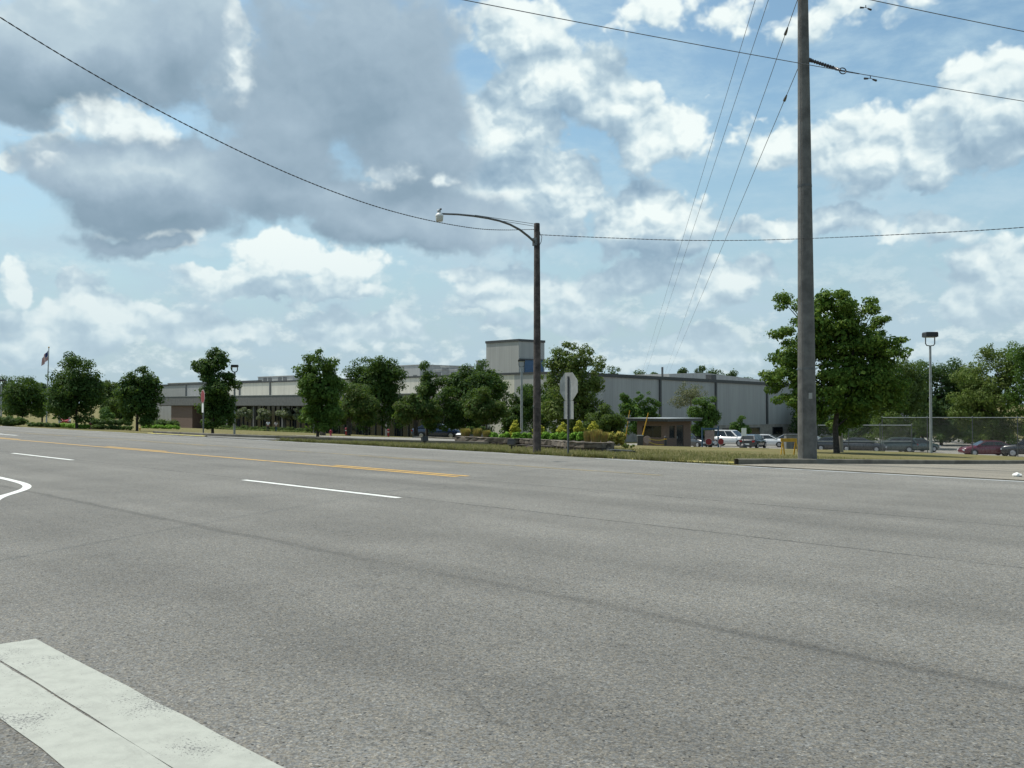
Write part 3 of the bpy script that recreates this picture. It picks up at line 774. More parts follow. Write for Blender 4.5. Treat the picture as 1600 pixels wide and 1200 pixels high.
tree('woodland_tree', 'low olive tree filling the gap between the lamp post tree and the ragged tree', 1512, 128, [(1512, 625, 36, 44), (1505, 600, 24, 22), (1515, 660, 40, 30), (1515, 690, 44, 18)], 'leaf_olive', 10000, .3, .16, .75, group=G4)
tree('woodland_tree', 'low dark tree behind the grey-green car and the right-hand lamp post', 1440, 134, [(1440, 650, 34, 34), (1425, 680, 34, 22), (1458, 680, 34, 22)], 'leaf_far', 9000, .32, .16, .8, group=G4)
tree('woodland_tree', 'low dark tree in shade behind the maroon car roof', 1530, 140, [(1530, 665, 40, 30), (1500, 682, 36, 20), (1565, 682, 36, 20)], 'leaf_far', 9000, .32, .16, .8, group=G4)
tree('woodland_tree', 'dark tree seen through the lower right of the big maple', 1350, 126, [(1350, 640, 40, 44), (1330, 660, 30, 30), (1370, 660, 34, 30), (1350, 688, 60, 18)], 'leaf_far', 10000, .3, .16, .8, group=G4)
tree('woodland_tree', 'dark low tree beside the right end of the factory wall', 1262, 152, [(1262, 650, 30, 34), (1250, 670, 26, 24), (1285, 660, 26, 28), (1275, 688, 40, 16)], 'leaf_far', 7000, .34, .16, .8, group=G4)
G5 = 'far trees at the left end of the road'
for i, (px, dd, lob, lf, lb) in enumerate((
        (-26, 230, [(-26, 625, 34, 32), (-20, 605, 20, 14)], 'leaf_far', 'far dark tree at the left edge of the picture, behind the hedge'),
        (14, 240, [(12, 618, 26, 28), (12, 600, 18, 12), (30, 625, 22, 24)], 'leaf_far', 'far dark tree rising above the small round maple'),
        (66, 236, [(66, 626, 22, 28), (60, 608, 14, 12)], 'leaf_far', 'far dark tree behind the base of the flagpole'),
        (98, 210, [(98, 636, 24, 24), (92, 622, 16, 12)], 'leaf_far', 'far dark tree behind the red car'),
        (171, 180, [(171, 622, 20, 28), (166, 605, 13, 10), (180, 635, 18, 20)], 'leaf_olive', 'far olive tree between the largest dark maple and the round-headed one'),
        (188, 200, [(190, 640, 22, 26), (188, 620, 16, 14)], 'leaf_far', 'far tree just left of the grey end of the factory wall'),
        (250, 215, [(250, 645, 16, 20), (246, 630, 10, 10)], 'leaf_far', 'far tree at the left corner of the low office'))):
    tree('woodland_tree', lb, px, dd, lob, lf, 7000, .42, .2, 1.0, group=G5)
tree('young_tree', 'yellow-green young tree in the gap left of the round-headed maple', 170, 110, [(170, 652, 12, 12), (166, 645, 8, 8)], 'leaf_bright', 2500, .2, .05, .4)
G6 = 'far treetops above the factory roof'
for i, (px, top, w_, lb) in enumerate(((955, 571, 12, 'far treetop just right of the yellowish maple, above the factory roof'), (1000, 578, 12, 'far treetop above the roof between the overhead wires'),
                                     (1022, 582, 8, 'tiny far treetop left of the roof vent pipe'), (1066, 575, 9, 'far treetop above the left part of the long roof monitor'), (1094, 573, 8, 'far treetop above the middle of the long roof monitor'),
                                     (1118, 575, 16, 'widest far treetop above the right end of the long roof monitor'), (1142, 581, 10, 'far treetop right of the long roof monitor'), (1166, 586, 12, 'far treetop above the right-hand roof edge, left of the big maple'))):
    dd = 300
    tree('woodland_tree', lb, px, dd, [(px, top + 22, w_ * 1.3, 22), (px + 2, top + 9, w_, 9), (px - 2, top + 45, w_ * 1.2, 22)], 'leaf_far', 2600, .6, .25, 1.2, group=G6)


def hedge(name, label, pa, pb, hgt, wid, leaf, n, size=.1, group=None, cat='hedge', rough=.10):
    """leafy hedge between two ground points (photo column, distance)"""
    A, B = at(*pa), at(*pb); mid = (A + B) / 2; dv = B - A; L = math.hypot(dv.x, dv.y)
    r = np.random.default_rng(int(abs(pa[0] * 3 + pb[0])))
    m = max(8, int(L / (hgt * .34)) * 3)
    C = np.stack([r.uniform(-L / 2, L / 2, m), r.uniform(-wid * .28, wid * .28, m), r.uniform(.25, .72, m) * hgt], 1)
    C[:, 2] += C[:, 0] * dv.z / L
    Rr = hgt * (.32 + rough * r.normal(size=m).clip(-1, 1.3)) * np.ones(m)
    V = leaves(C, Rr, n, size, up=.6, flat=.85, seed=int(abs(pa[0])), spread=.6)
    t = quads(name, V, M[leaf]); t.location = mid; t.rotation_euler.z = math.atan2(dv.y, dv.x)
    return tag(t, label, cat, group)


G7 = 'clipped hedges along the lawn'
hedge('hedge', 'dark clipped hedge at the far left edge, under the small round maple', (-40, 66), (40, 64), .66, .9, 'leaf_hedge', 12000, .10, G7)
hedge('hedge', 'low dark clipped hedge in front of the flagpole', (47, 64), (88, 62), .30, .7, 'leaf_hedge', 4500, .09, G7)
hedge('hedge', 'low bright clipped hedge at the foot of the largest dark maple', (89, 63), (138, 60), .30, .7, 'leaf_lime', 4500, .09, G7)
hedge('hedge', 'low clipped hedge right of the orange-red hydrant', (144, 62), (205, 59), .28, .7, 'leaf_hedge', 4500, .09, G7)
hedge('hedge', 'dark hedge between the two left maples, behind the low hedge', (138, 92), (205, 92), .75, 1.2, 'leaf_hedge', 6000, .13, G7)
hedge('hedge', 'taller dark hedge in front of the brown brick pier', (222, 92), (282, 90), .80, 1.3, 'leaf_hedge', 6000, .13, G7)
hedge('hedge', 'low bright hedge below the taller dark hedge by the brick pier', (224, 80), (280, 78), .34, .8, 'leaf_lime', 4000, .11, G7)
hedge('hedge', 'long dark clipped hedge in front of the dark office windows', (338, 158), (482, 150), .95, 1.5, 'leaf_hedge', 12000, .17, G7)
hedge('ground_cover_bed', 'long yellow-green strip of low planting in front of the long dark hedge', (336, 152), (482, 145), .50, 2.4, 'leaf_strip', 12000, .15, None, 'planting')
for px, dd, lb in ((382, 162, 'pale flowering shrub by the office windows, nearest the lamp post'), (411, 160, 'pale flowering shrub by the office windows, left of the two walkers'), (446, 157, 'larger flowering shrub by the office windows, right of the two walkers'), (470, 155, 'pale shrub by the office windows touching the two-pronged maple')):
    tree('flowering_shrub', lb, px, dd, [(px, 645, 11, 9), (px + 4, 651, 8, 6), (px - 5, 648, 7, 6)], 'blossom', 1600, .26, .05, .5, group='flowering shrubs by the office windows', cat='shrub', inner=.1)

# ---------------------------------------------------------------- buildings (road-aligned; local x = U0 - u, local y = v - V0)
RZ = -R(90 - 42.63)


def uv_v(px, v):
    q = (px - 800) / F; dd = v / (CT * q + ST); return (CT * dd - ST * q * dd, dd)


def uv_u(px, u):
    q = (px - 800) / F; dd = u / (CT - ST * q); return (CT * q * dd + ST * dd, dd)


class BM(MB):
    def __init__(s, U0, V0, Z0): super().__init__(); s.o = (U0, V0, Z0)
    def bx(s, u0, u1, v0, v1, z0, z1, mi=0):
        U0, V0, Z0 = s.o
        return s.box((U0 - (u0 + u1) / 2, (v0 + v1) / 2 - V0, (z0 + z1) / 2 - Z0), (abs(u1 - u0), abs(v1 - v0), abs(z1 - z0)), mi)


UF, VF, ZF, ROOF = 84.5, 86.0, -4.0, 5.32
O = (UF, VF, ZF)
fac = thing('factory', 'long low factory hall of pale ribbed cladding with dark downpipes and flat roof', 'factory', (*P(UF, VF), ZF), RZ)
UE, VE = 203.0, 178.0
def part(name, material, *boxes, parent=fac, o=O):
    b = BM(*o)
    for q in boxes: b.bx(*q)
    return b.build(name, M[material], parent)
part('front_wall', 'wall_cream', (93, 174, VF, VF + .3, ZF, ROOF - .25))
part('front_wall', 'wall_grey', (174.01, UE, VF, VF + .3, ZF, ROOF - .25))
part('front_wall', 'wall_grey', (UF, 92.99, VF, VF + .3, ZF, ROOF - .25))
# right-hand side wall; its roof edge falls gently to the back for drainage
b = BM(*O); n_ = 1
def zr(v): return ROOF - (v - VF) * .0165
U0, V0, Z0 = O
L_ = VE - VF
b.prism([(.301, -1.55 - Z0), (L_, -1.75 - Z0), (L_, zr(VE) - .2 - Z0), (.301, zr(VF) - .2 - Z0)], -.30, 0, 'X')
b.build('side_wall', M['wall_grey'], fac)
b = BM(*O); b.prism([(.301, 0), (L_, 0), (L_, -1.76 - Z0), (.301, -1.56 - Z0)], -.30, .06, 'X'); b.build('wall_base', M['wall_base'], fac)
b = BM(*O)
b.prism([(0, zr(VF) - .42 - Z0), (L_, zr(VE) - .42 - Z0), (L_, zr(VE) - Z0), (0, zr(VF) - Z0)], -.16, .14, 'X')
b.build('roof_edge', M['trim'], fac)
part('roof_edge', 'trim', (UF - .14, UE, VF - .12, VF + .32, ROOF - .24, ROOF))
b = BM(*O); b.add([(U0 - UE, .3, ROOF - .3 - Z0), (-.2, .3, ROOF - .3 - Z0), (-.2, L_, zr(VE) - .3 - Z0), (U0 - UE, L_, zr(VE) - .3 - Z0)], [(0, 1, 2, 3)]); b.build('roof', M['roof_grey'], fac)
for px in (1031, 1118, 1198, 1275):
    v, _ = uv_u(px, UF); part('downpipe', 'trim', (UF - .16, UF - .005, v - .19, v + .19, -1.6, zr(v) - .43))
v, _ = uv_u(948, UF)
for u in (165.4, 154.5, 143.5, 132.5, 121.5, 110.5, 187.3, 176.4):
    part('downpipe', 'galv_dark', (u - .2, u + .2, VF - .12, VF - .005, -3, ROOF - .25))
for px0, px1 in ((1128, 1142), (1170, 1186), (1206, 1222)):
    v0, _ = uv_u(px0, UF); v1, _ = uv_u(px1, UF)
    w_ = part('window', 'trim', (UF - .13, UF - .065, v0, v1, -3.2, -2.05))
    b = BM(*O); b.bx(UF - .15, UF - .131, v0 + .15, v1 - .15, -3.08, -2.15); b.build('pane', M['glass'], w_)
# tower
ut0, vt1 = 92.1, 90.45
ut1 = uv_v(760, VF)[0]
tz0, tz1 = ROOF - .2, 9.55
tw = part('tower', 'wall_grey', (ut0, ut1, VF - .04, vt1, tz0, tz1 - .3))
b = BM(*O); b.bx(ut0 - .08, ut1 + .08, VF - .14, vt1 + .08, tz1 - .3, tz1); b.build('coping', M['trim'], tw)
b = BM(*O); b.bx(ut0 - .10, ut0 - .005, VF + .9, VF + 4.2, 5.35, 6.95); b.build('blue_panel', M['blue_panel'], tw)
b = BM(*O); b.bx(ut0 - .2, ut0 - .005, VF - .02, VF + 4.4, 6.96, 7.08); b.bx(ut0 - .06, ut1, VF - .1, VF - .045, tz0, tz0 + .22); b.build('trim', M['trim'], tw)
# roof units: (px0, px1, v, z0, z1)
for px0, px1, v0, dv, z0, z1, nm, mt in ((375, 402, 100, 4, ROOF - .3, 6.2, 'roof_unit', 'louvre'), (403, 457, 101, 5, ROOF - .3, 6.95, 'roof_unit', 'unit'), (262, 310, 100, 6, ROOF - .3, 6.25, 'roof_unit', 'roof_grey'),
                                        (614, 656, 104, 12, ROOF - .3, 8.1, 'penthouse', 'wall_grey'), (678, 690, 100, 4, ROOF - .3, 6.9, 'roof_unit', 'unit'), (689, 702, 103, 4, ROOF - .3, 7.6, 'roof_unit', 'unit'), (703, 714, 100, 4, ROOF - .3, 6.8, 'roof_unit', 'unit'), (744, 757, 104, 5, ROOF - .3, 8.3, 'roof_unit', 'unit')):
    ua, ub = uv_v(px0, v0)[0], uv_v(px1, v0)[0]; ua, ub = max(ua, ub), min(ua, ub)
    b = BM(*O); b.bx(ub, ua, v0, v0 + dv, z0, z1 - .12); b.bx(ub - .1, ua + .1, v0 - .1, v0 + dv + .1, z1 - .12, z1)
    un = b.build(nm, M[mt], fac)
    w_ = ua - ub
    def lv(*q): b = BM(*O); b.bx(*q); b.build('louvre', M['louvre'], un)
    if nm == 'penthouse':
        lv(ua - 1.9, ua - .5, v0 - .04, v0 - .005, z0 + 1.1, z1 - .7); lv(ub + .8, ub + 1.9, v0 - .04, v0 - .005, z0 + .35, z0 + 1.3)
    elif w_ > 3:
        k = int(w_ / 1.8)
        for i in range(k):
            if (i * 5 + int(px0)) % 3 != 1: lv(ub + (i + .12) * w_ / k, ub + (i + .85) * w_ / k, v0 - .04, v0 - .005, z0 + .65, z1 - .3)
    else: lv(ub + .2, ua - .2, v0 - .04, v0 - .005, z0 + .5, z1 - .4)
# long low monitor on the right-hand roof, gable ended
vm0 = 122.0
b = BM(*O)
xa, xb = UF - 128, UF - 97.0
ya, yb = vm0 - VF, vm0 + 30 - VF
zt = lambda z: z - Z0
b.add([(xa, ya, zt(4)), (xb, ya, zt(4)), (xb, yb, zt(4)), (xa, yb, zt(4)), (xa, ya, zt(6.0)), (xb, ya, zt(6.0)), (xb, yb, zt(5.2)), (xa, yb, zt(5.2)), (xb, ya + 9, zt(6.35)), (xa, ya + 9, zt(6.35))],
      [(0, 1, 5, 4), (1, 2, 6, 8, 5), (2, 3, 7, 6), (3, 0, 4, 9, 7), (4, 5, 8, 9), (9, 8, 6, 7)])
b.build('roof_monitor', M['wall_grey'], fac)
b = BM(*O); v, dd = uv_u(1035, 92.0); b.tube([(UF - 92, v - VF, ROOF - .9 - Z0), (UF - 92, v - VF, row(573.5, dd) - Z0)], [.16, .16], 10); b.build('vent_pipe', M['galv_dark'], fac)
b = BM(*O); v, dd = uv_u(1112, 88.0); b.bx(87.6, 88.6, v - .6, v + .6, 4.3, row(585.5, dd)); b.build('roof_vent', M['trim'], fac)

# low front office
VO, ZO = 80.0, -3.25
OO = (150.0, VO, ZO)
off = thing('office', 'low flat-roofed office with a long grey fascia over dark windows and a brown brick pier', 'office', (*P(150, VO), ZO), RZ)
UO1, UO0 = uv_v(244, VO)[0], 99.5
def opart(name, material, *boxes, parent=off): return part(name, material, *boxes, parent=parent, o=OO)
opart('fascia', 'fascia', (UO0, UO1, VO, VO + .4, 1.12, 2.72), (UO1 - .4, UO1, VO + .401, VF - .2, 1.12, 2.72))
opart('roof', 'roof_grey', (UO0 + .01, UO1 - .41, VO + .41, VF - .15, 2.3, 2.5))
opart('soffit', 'trim', (UO0 + .02, UO1 - .42, VO + .42, VF - .15, 1.0, 1.2))
opart('coping', 'galv', (UO0, UO1 + .05, VO - .06, VO + .46, 2.722, 2.80))
ua, ub = uv_v(264, VO)[0], uv_v(297, VO)[0]
opart('brick_pier', 'brick', (ub, ua, VO + .45, VO + 4.5, ZO - .3, 1.0))
opart('brick_wall', 'brick', (ua + .01, UO1 - .5, VO + 3.2, VO + 3.5, ZO - .3, 1.0))
uc = uv_v(318, VO)[0]
dr = opart('door', 'glass', (uc, ub - .01, VO + 2.6, VO + 2.7, ZO - .2, 1.0))
fr = BM(*OO)
for k in range(3):
    fr = BM(*OO); fr.bx(uc + (ub - uc) * k / 2 - .05, uc + (ub - uc) * k / 2 + .05, VO + 2.54, VO + 2.595, ZO - .2, 1.0); fr.build('door_frame', M['galv_dark'], dr)
win = opart('window_band', 'glass', (UO0, uc - .01, VO + 1.6, VO + 1.7, ZO - .2, 1.0))
u = UO0 + .4; k = 0
while u < uc - .3:
    fr = BM(*OO); fr.bx(u - .045, u + .045, VO + 1.46, VO + 1.595, ZO - .2, .99); fr.build('mullion', M['trim'], win); u += 1.55
for u in np.arange(UO0 + 4, uc - 2, 9.3): opart('column', 'fascia', (u - .22, u + .22, VO + .42, VO + .86, ZO - .2, .99))

# guard house
gu, gv = 54.4, 67.9
gz = float(H(*P(gu, gv))) - .08
OG = (gu, gv, gz)
gh = thing('guard_house', 'small brown brick guard house with flat overhanging roof, beside the car park gate', 'guard house', (*P(gu, gv), gz), RZ)
def gpart(name, material, *boxes, parent=gh): return part(name, material, *boxes, parent=parent, o=OG)
W2, D2, HT = 3.15, 3.55, 2.45
z0, z1 = gz, gz + HT
wu0, wu1 = gu + .45, gu + 2.55
gpart('wall', 'brick', (gu, gu + W2, gv, gv + .2, z0, z0 + 1.05), (gu, wu0, gv, gv + .2, z0 + 1.05, z1), (wu1, gu + W2, gv, gv + .2, z0 + 1.05, z1), (wu0, wu1, gv, gv + .2, z0 + 2.05, z1),
      (gu + W2 - .2, gu + W2, gv + .2, gv + D2, z0, z1), (gu, gu + W2 - .2, gv + D2 - .2, gv + D2, z0, z1),
      (gu, gu + .2, gv + .2, gv + .55, z0, z1), (gu, gu + .2, gv + .55, gv + 1.3, z0, z0 + 1.0), (gu, gu + .2, gv + .55, gv + 1.3, z0 + 2.05, z1), (gu, gu + .2, gv + 1.3, gv + 1.55, z0, z1),
      (gu, gu + .2, gv + 1.55, gv + 2.5, z0 + 2.1, z1), (gu, gu + .2, gv + 2.5, gv + D2 - .2, z0, z1))
w_ = gpart('window', 'trim', (wu0, wu1, gv + .08, gv + .12, z0 + 1.05, z0 + 2.05)); b = BM(*OG)
b.bx(wu0 + .06, gu + 1.47, gv + .065, gv + .079, z0 + 1.1, z0 + 2.0); b.bx(gu + 1.53, wu1 - .06, gv + .065, gv + .079, z0 + 1.1, z0 + 2.0); b.build('pane', M['glass'], w_)
w_ = gpart('window', 'trim', (gu + .08, gu + .12, gv + .55, gv + 1.3, z0 + 1.0, z0 + 2.05)); b = BM(*OG); b.bx(gu + .065, gu + .079, gv + .6, gv + 1.25, z0 + 1.05, z0 + 2.0); b.build('pane', M['glass'], w_)
dr = gpart('door', 'trim', (gu + .06, gu + .12, gv + 1.55, gv + 2.5, z0 + .02, z0 + 2.1)); b = BM(*OG); b.bx(gu + .045, gu + .059, gv + 1.67, gv + 2.38, z0 + .3, z0 + 1.98); b.build('pane', M['glass'], dr)
b = BM(*OG); b.bx(gu + .0, gu + .044, gv + 1.6, gv + 1.64, z0 + .95, z0 + 1.15); b.build('handle', M['galv'], dr)
rf = gpart('roof', 'trim', (gu - .75, gu + W2 + .8, gv - .55, gv + D2 + .6, z1, z1 + .22))
b = BM(*OG); b.bx(gu - .80, gu + W2 + .85, gv - .60, gv + D2 + .65, z1 + .221, z1 + .27); b.build('roof_edge', M['galv'], rf)

# ---------------------------------------------------------------- poles and overhead lines
def wpt(px, py, dd): return Vector(((px - 800) / F * dd, dd, row(py, dd)))


pb = at(1261, 26.0)
cp_ = thing('concrete_pole', 'very tall tapered concrete power pole at the corner of the entrance drive', 'power pole', pb)
b = MB(); hts = [-.6, .02, 3, 6, 9, 12, 15, 17.6]
b.tube([(-.004 * z, 0, z) for z in hts], [.243 - .0091 * max(z, 0) for z in hts], 28)
b.build('pole', M['concrete_pole'], cp_)
b = MB(); b.tube([(-.17 - .0 * z, -.185 + .0069 * z - .004, z) for z in (-.1, 3, 6, 9, 12, 15)], .008, 5); b.build('ground_wire', M['galv_dark'], cp_)
b = MB(); b.box((.02, -.232, 1.75), (.09, .012, .15)); b.build('pole_tag', M['alu'], cp_)
for z in (2.45, 7.2): b = MB(); b.tube([(-.004 * z, 0, z - .03), (-.004 * z, 0, z + .03)], [.248 - .0091 * z] * 2, 28); b.build('band', M['galv_dark'], cp_)
ring = wpt(1320, 107.5, 25.4); root = wpt(1267, 90, 26.0)
def strut(ringw, rootw):
    b = MB(); a, e = rootw - pb, ringw - pb
    b.tube([a, a.lerp(e, .06), a.lerp(e, .061), a.lerp(e, .80), a.lerp(e, .801), a.lerp(e, .93)], [.055, .055, .034, .034, .045, .03], 10)
    for k in range(9):
        c = a.lerp(e, .10 + k * .075); c2 = a.lerp(e, .115 + k * .075)
        b.tube([c, c2], [.05, .05], 10)
    st = b.build('insulator_strut', M['insul'], cp_)
    b = MB(); n = 22
    b.tube([e + Vector((.085 * math.cos(2 * math.pi * k / n), .03 * math.sin(2 * math.pi * k / n), .085 * math.sin(2 * math.pi * k / n))) for k in range(n + 1)], .014, 6, caps=False)
    b.build('ring', M['insul'], st)
strut(ring, root)
up_ring = ring + Vector((-.35, 0, 2.05)); up_root = root + Vector((-.03, 0, 2.05))
strut(up_ring, up_root)


def cable(name, label, pts, rad, material, twist=0.0, n=5, cat='cable', group=None, sub=14):
    L = []
    for i in range(len(pts) - 1):
        a, b_, c, d_ = pts[max(i - 1, 0)], pts[i], pts[i + 1], pts[min(i + 2, len(pts) - 1)]
        for k in range(sub):
            t = k / sub; L.append(.5 * (2 * b_ + (c - a) * t + (2 * a - 5 * b_ + 4 * c - d_) * t * t + (3 * b_ - a - 3 * c + d_) * t ** 3))
    L.append(pts[-1])
    b = MB()
    if twist:
        # resample finely and wind a second strand round the first
        Q = [L[0]]
        for p in L[1:]:
            while (p - Q[-1]).length > .055: Q.append(Q[-1] + (p - Q[-1]).normalized() * .055)
        ln = 0.0
        for ph in (0, math.pi):
            strand = []
            for i, q in enumerate(Q):
                an = ph + i * .055 / twist * 2 * math.pi
                strand.append(q + Vector((0, math.cos(an) * rad * 1.05, math.sin(an) * rad * 1.05)))
            b.tube(strand, rad * .82, 4, caps=False)
    else: b.tube(L, rad, n)
    o = b.build(name, material, fix=False)
    return tag(o, label, cat, group)


drn = Vector((.91, .41, 0)).normalized()
def span(c, sag=.0009, l0=-42, l1=48):
    return [c + drn * s_ + Vector((0, 0, sag * s_ * s_)) for s_ in np.linspace(l0, l1, 10)]
def damper(parent, c, s_):
    q = c + drn * s_
    b = MB(); b.tube([q, q + Vector((0, 0, -.07))], .012, 6); b.tube([q - drn * .17 + Vector((0, 0, -.085)), q + Vector((0, 0, -.07)), q + drn * .17 + Vector((0, 0, -.085))], .008, 5)
    for e in (-1, 1): b.tube([q + drn * (e * .08) + Vector((0, 0, -.085)), q + drn * (e * .20) + Vector((0, 0, -.10))], [.022, .03], 8)
    b.build('vibration_damper', M['insul'], parent)
pl = cable('power_line', 'thick conductor passing behind the concrete pole and clamped at the lower insulator strut', span(ring), .010, M['wire'], group='power conductors', cat='power line')
damper(pl, ring, .92)
b = MB(); b.tube([ring - drn * .1, ring + drn * .55], [.022, .014], 8); b.build('clamp_rod', M['insul'], pl)
pl = cable('power_line', 'upper conductor crossing the top right corner of the picture', span(up_ring, l0=-1.0), .012, M['wire'], group='power conductors', cat='power line')
damper(pl, wpt(1357, 3.5, 28.6), 0.0)
G8 = 'thin receding power lines'
for (ax, ay), (bx_, by), lb, ins in (((1255, -240), (1001, 590), 'leftmost of the four thin wires running down to the factory roof', None),
                                   ((1255, -160), (1007, 590), 'second from the left of the four thin wires running down to the factory roof', None),
                                   ((1252, -12), (1037, 590), 'third of the four thin wires, with a splice near the picture top', (1232, 42)),
                                   ((1250, 103), (1042, 590), 'rightmost of the four thin wires, leaving the concrete pole just below the strut', (1230, 150))):
    A_ = wpt(ax, ay, 26.0); B_ = wpt(bx_, by, 250.0)
    w_ = cable('thin_wire', lb, [A_, A_.lerp(B_, .3), A_.lerp(B_, .6), B_], .010, M['wire'], cat='wire', group=G8, sub=4, n=4)
    if ins:
        q = (B_ - A_).normalized(); best = min((A_ + q * s_ for s_ in np.linspace(.1, 12, 400)), key=lambda p: abs(800 + F * p.x / p.y - ins[0]))
        b = MB(); b.tube([best - q * .25, best + q * .05, best + q * .25], [.018, .04, .045], 6); b.build('splice', M['insul'], w_)

# wooden street light pole
wb = at(839, 28.2)
wp = thing('street_light', 'dark wooden pole with a curved arm and small round lamp at the road edge', 'street light', wb)
wz = row(348, 28.2) - wb.z
b = MB(); b.tube([(0, 0, -.4), (0, 0, .02), (.005, 0, wz * .5), (0, 0, wz - .02), (0, 0, wz)], [.118, .115, .098, .082, .076], 16); b.build('pole', M['wood_pole'], wp)
b = MB(); b.box((-.105, -.02, row(634.5, 28.2) - wb.z), (.02, .09, .06)); b.build('pole_tag', M['alu'], wp)
def armpt(px, py):
    q = (px - 800) / F; k = (wb.x - q * wb.y) / (CT - q * ST); dd = wb.y - ST * k
    return Vector((wb.x - CT * k, dd, row(py, dd))) - wb
apx = [(835, 377), (825, 368), (812, 358), (797, 350), (780, 344), (762, 340), (740, 336.5), (715, 334), (688, 333)]
b = MB(); b.tube([armpt(*p) for p in apx], [.034, .033, .032, .031, .030, .029, .028, .026, .024], 8); b.box(armpt(835, 377) + Vector((.03, .03, 0)), (.1, .14, .22), rz=-RZ)
b.build('bracket_arm', M['galv_dark'], wp)
for p0, p1 in (((835, 349), (742, 335)), ((835, 352.5), (752, 339))):
    b = MB(); b.tube([armpt(*p0), armpt(*p1)], .007, 5); b.build('brace_rod', M['galv_dark'], wp)
lc = armpt(686.3, 337)
hd = MB(); hd.lathe([(.03, .12), (.045, .09), (.088, .055), (.105, .02), (.104, .0)], 20, 0, lc); hd = hd.build('lamp_head', M['white_paint'], wp)
b = MB(); b.lathe([(.100, -.001), (.098, -.05), (.088, -.12), (.080, -.128), (.02, -.130)], 20, 0, lc); b.build('lamp_bowl', M['lamp_glass'], hd)
b = MB(); b.lathe([(.05, .115), (.05, .165), (.03, .172)], 14, 0, lc + Vector((-.015, 0, 0))); b.build('ballast_cap', M['galv'], hd)
b = MB(); b.lathe([(.028, .168), (.028, .20), (.012, .208)], 12, 0, lc + Vector((.03, 0, 0))); b.build('photocell', M['lamp_black'], hd)
b = MB(); e = Vector((.09, 0, row(365, 28.2) - wb.z)); b.tube([(.075, 0, e.z + .09), e, e + Vector((.05, 0, -.08)), e + Vector((.03, 0, -.22)), (.08, 0, e.z - .30)], .008, 5); b.build('drip_loop', M['cable'], wp)
cable('service_cable', 'twisted cable sagging from the upper left corner to the top of the wooden light pole', [Vector((.60 - .493 * (28.2 - z_), z_, 5.57 + .0150 * (z_ - 21.2) ** 2)) for z_ in (-3, 3, 8, 13, 17, 21, 25)] + [wb + Vector((-.06, -.02, row(358, 28.2) - wb.z))], .0066, M['cable'], twist=.24, cat='cable', group='twisted cables at the wooden pole')
cz = lambda px, py, x_: wpt(px, py, 28.4 - .39 * (x_ - .7))
pts_ = [wb + Vector((.08, 0, row(366, 28.2) - wb.z))]
for px, py in ((930, 370), (1050, 374.3), (1150, 375), (1250, 372.5), (1400, 366), (1600, 354.5), (1900, 326)):
    q = (px - 800) / F; x_ = q * (28.4 + .39 * .7) / (1 + .39 * q); pts_.append(wpt(px, py, x_ / q))
cable('service_cable', 'nearly level twisted cable from the wooden light pole to the right edge', pts_, .0066, M['cable'], twist=.24, cat='cable', group='twisted cables at the wooden pole')


# ---------------------------------------------------------------- signs, lamps, small furniture
def octagon(r): return [(r * math.cos(R(22.5 + 45 * k)) / math.cos(R(22.5)), r * math.sin(R(22.5 + 45 * k)) / math.cos(R(22.5))) for k in range(8)]


sb = at(888.5, 27.6)
sg = thing('stop_sign', 'grey back of an octagonal sign with a lower plate, on a post by the road', 'road sign', sb, R(-54))
zc = row(604, 27.6) - sb.z
# local +y points away from the road; the back is seen from -y
b = MB(); b.prism([(x, z + zc) for x, z in octagon(.385)], .0, .004, 'Y'); b.build('sign_plate', M['alu'], sg)
b = MB(); b.prism([(x, z + zc) for x, z in octagon(.385)], .0045, .0065, 'Y'); b.build('sign_face', M['white_paint'], sg)
b = MB(); b.prism([(x, z + zc) for x, z in octagon(.36)], .007, .009, 'Y'); b.build('sign_face', M['red_sign'], sg)
zp = row(640.5, 27.6) - sb.z
b = MB(); b.box((.0, .002, zp), (.42, .004, .50)); b.build('lower_plate', M['alu'], sg)
b = MB(); b.box((0, .0065, zp), (.40, .003, .48)); b.build('lower_plate_face', M['white_paint'], sg)
b = MB(); zt_ = row(588, 27.6) - sb.z
b.prism([(-.034, -.008), (-.034, -.014), (-.018, -.014), (-.018, -.042), (.018, -.042), (.018, -.014), (.034, -.014), (.034, -.008), (.012, -.008), (.012, -.036), (-.012, -.036), (-.012, -.008)], -.4, zt_, 'Z'); b.build('post', M['galv_dark'], sg)
for z in (zc + .2, zc - .2, zp + .15, zp - .15):
    b = MB(); b.tube([(0, -.05, z), (0, -.004, z)], .012, 8); b.build('bolt', M['galv'], sg)

rb = at(317, 46.5)
rs = thing('stop_sign', 'red octagonal sign seen almost edge-on, white plate below, before the tall narrow maple', 'road sign', rb, R(-57))
zc = row(619.5, 46.5) - rb.z
b = MB(); b.prism([(x, z + zc) for x, z in octagon(.305)], -.002, -.006, 'Y'); b.build('sign_plate', M['white_paint'], rs)
b = MB(); b.prism([(x, z + zc) for x, z in octagon(.285)], -.007, -.010, 'Y'); b.build('sign_face', M['red_sign'], rs)
b = MB(); b.box((0, -.005, row(637.5, 46.5) - rb.z), (.28, .005, .42)); b.build('lower_plate', M['white_paint'], rs)
b = MB(); b.box((0, .03, (row(608, 46.5) - rb.z - .3) / 2), (.06, .05, row(608, 46.5) - rb.z + .3)); b.build('post', M['galv_dark'], rs)


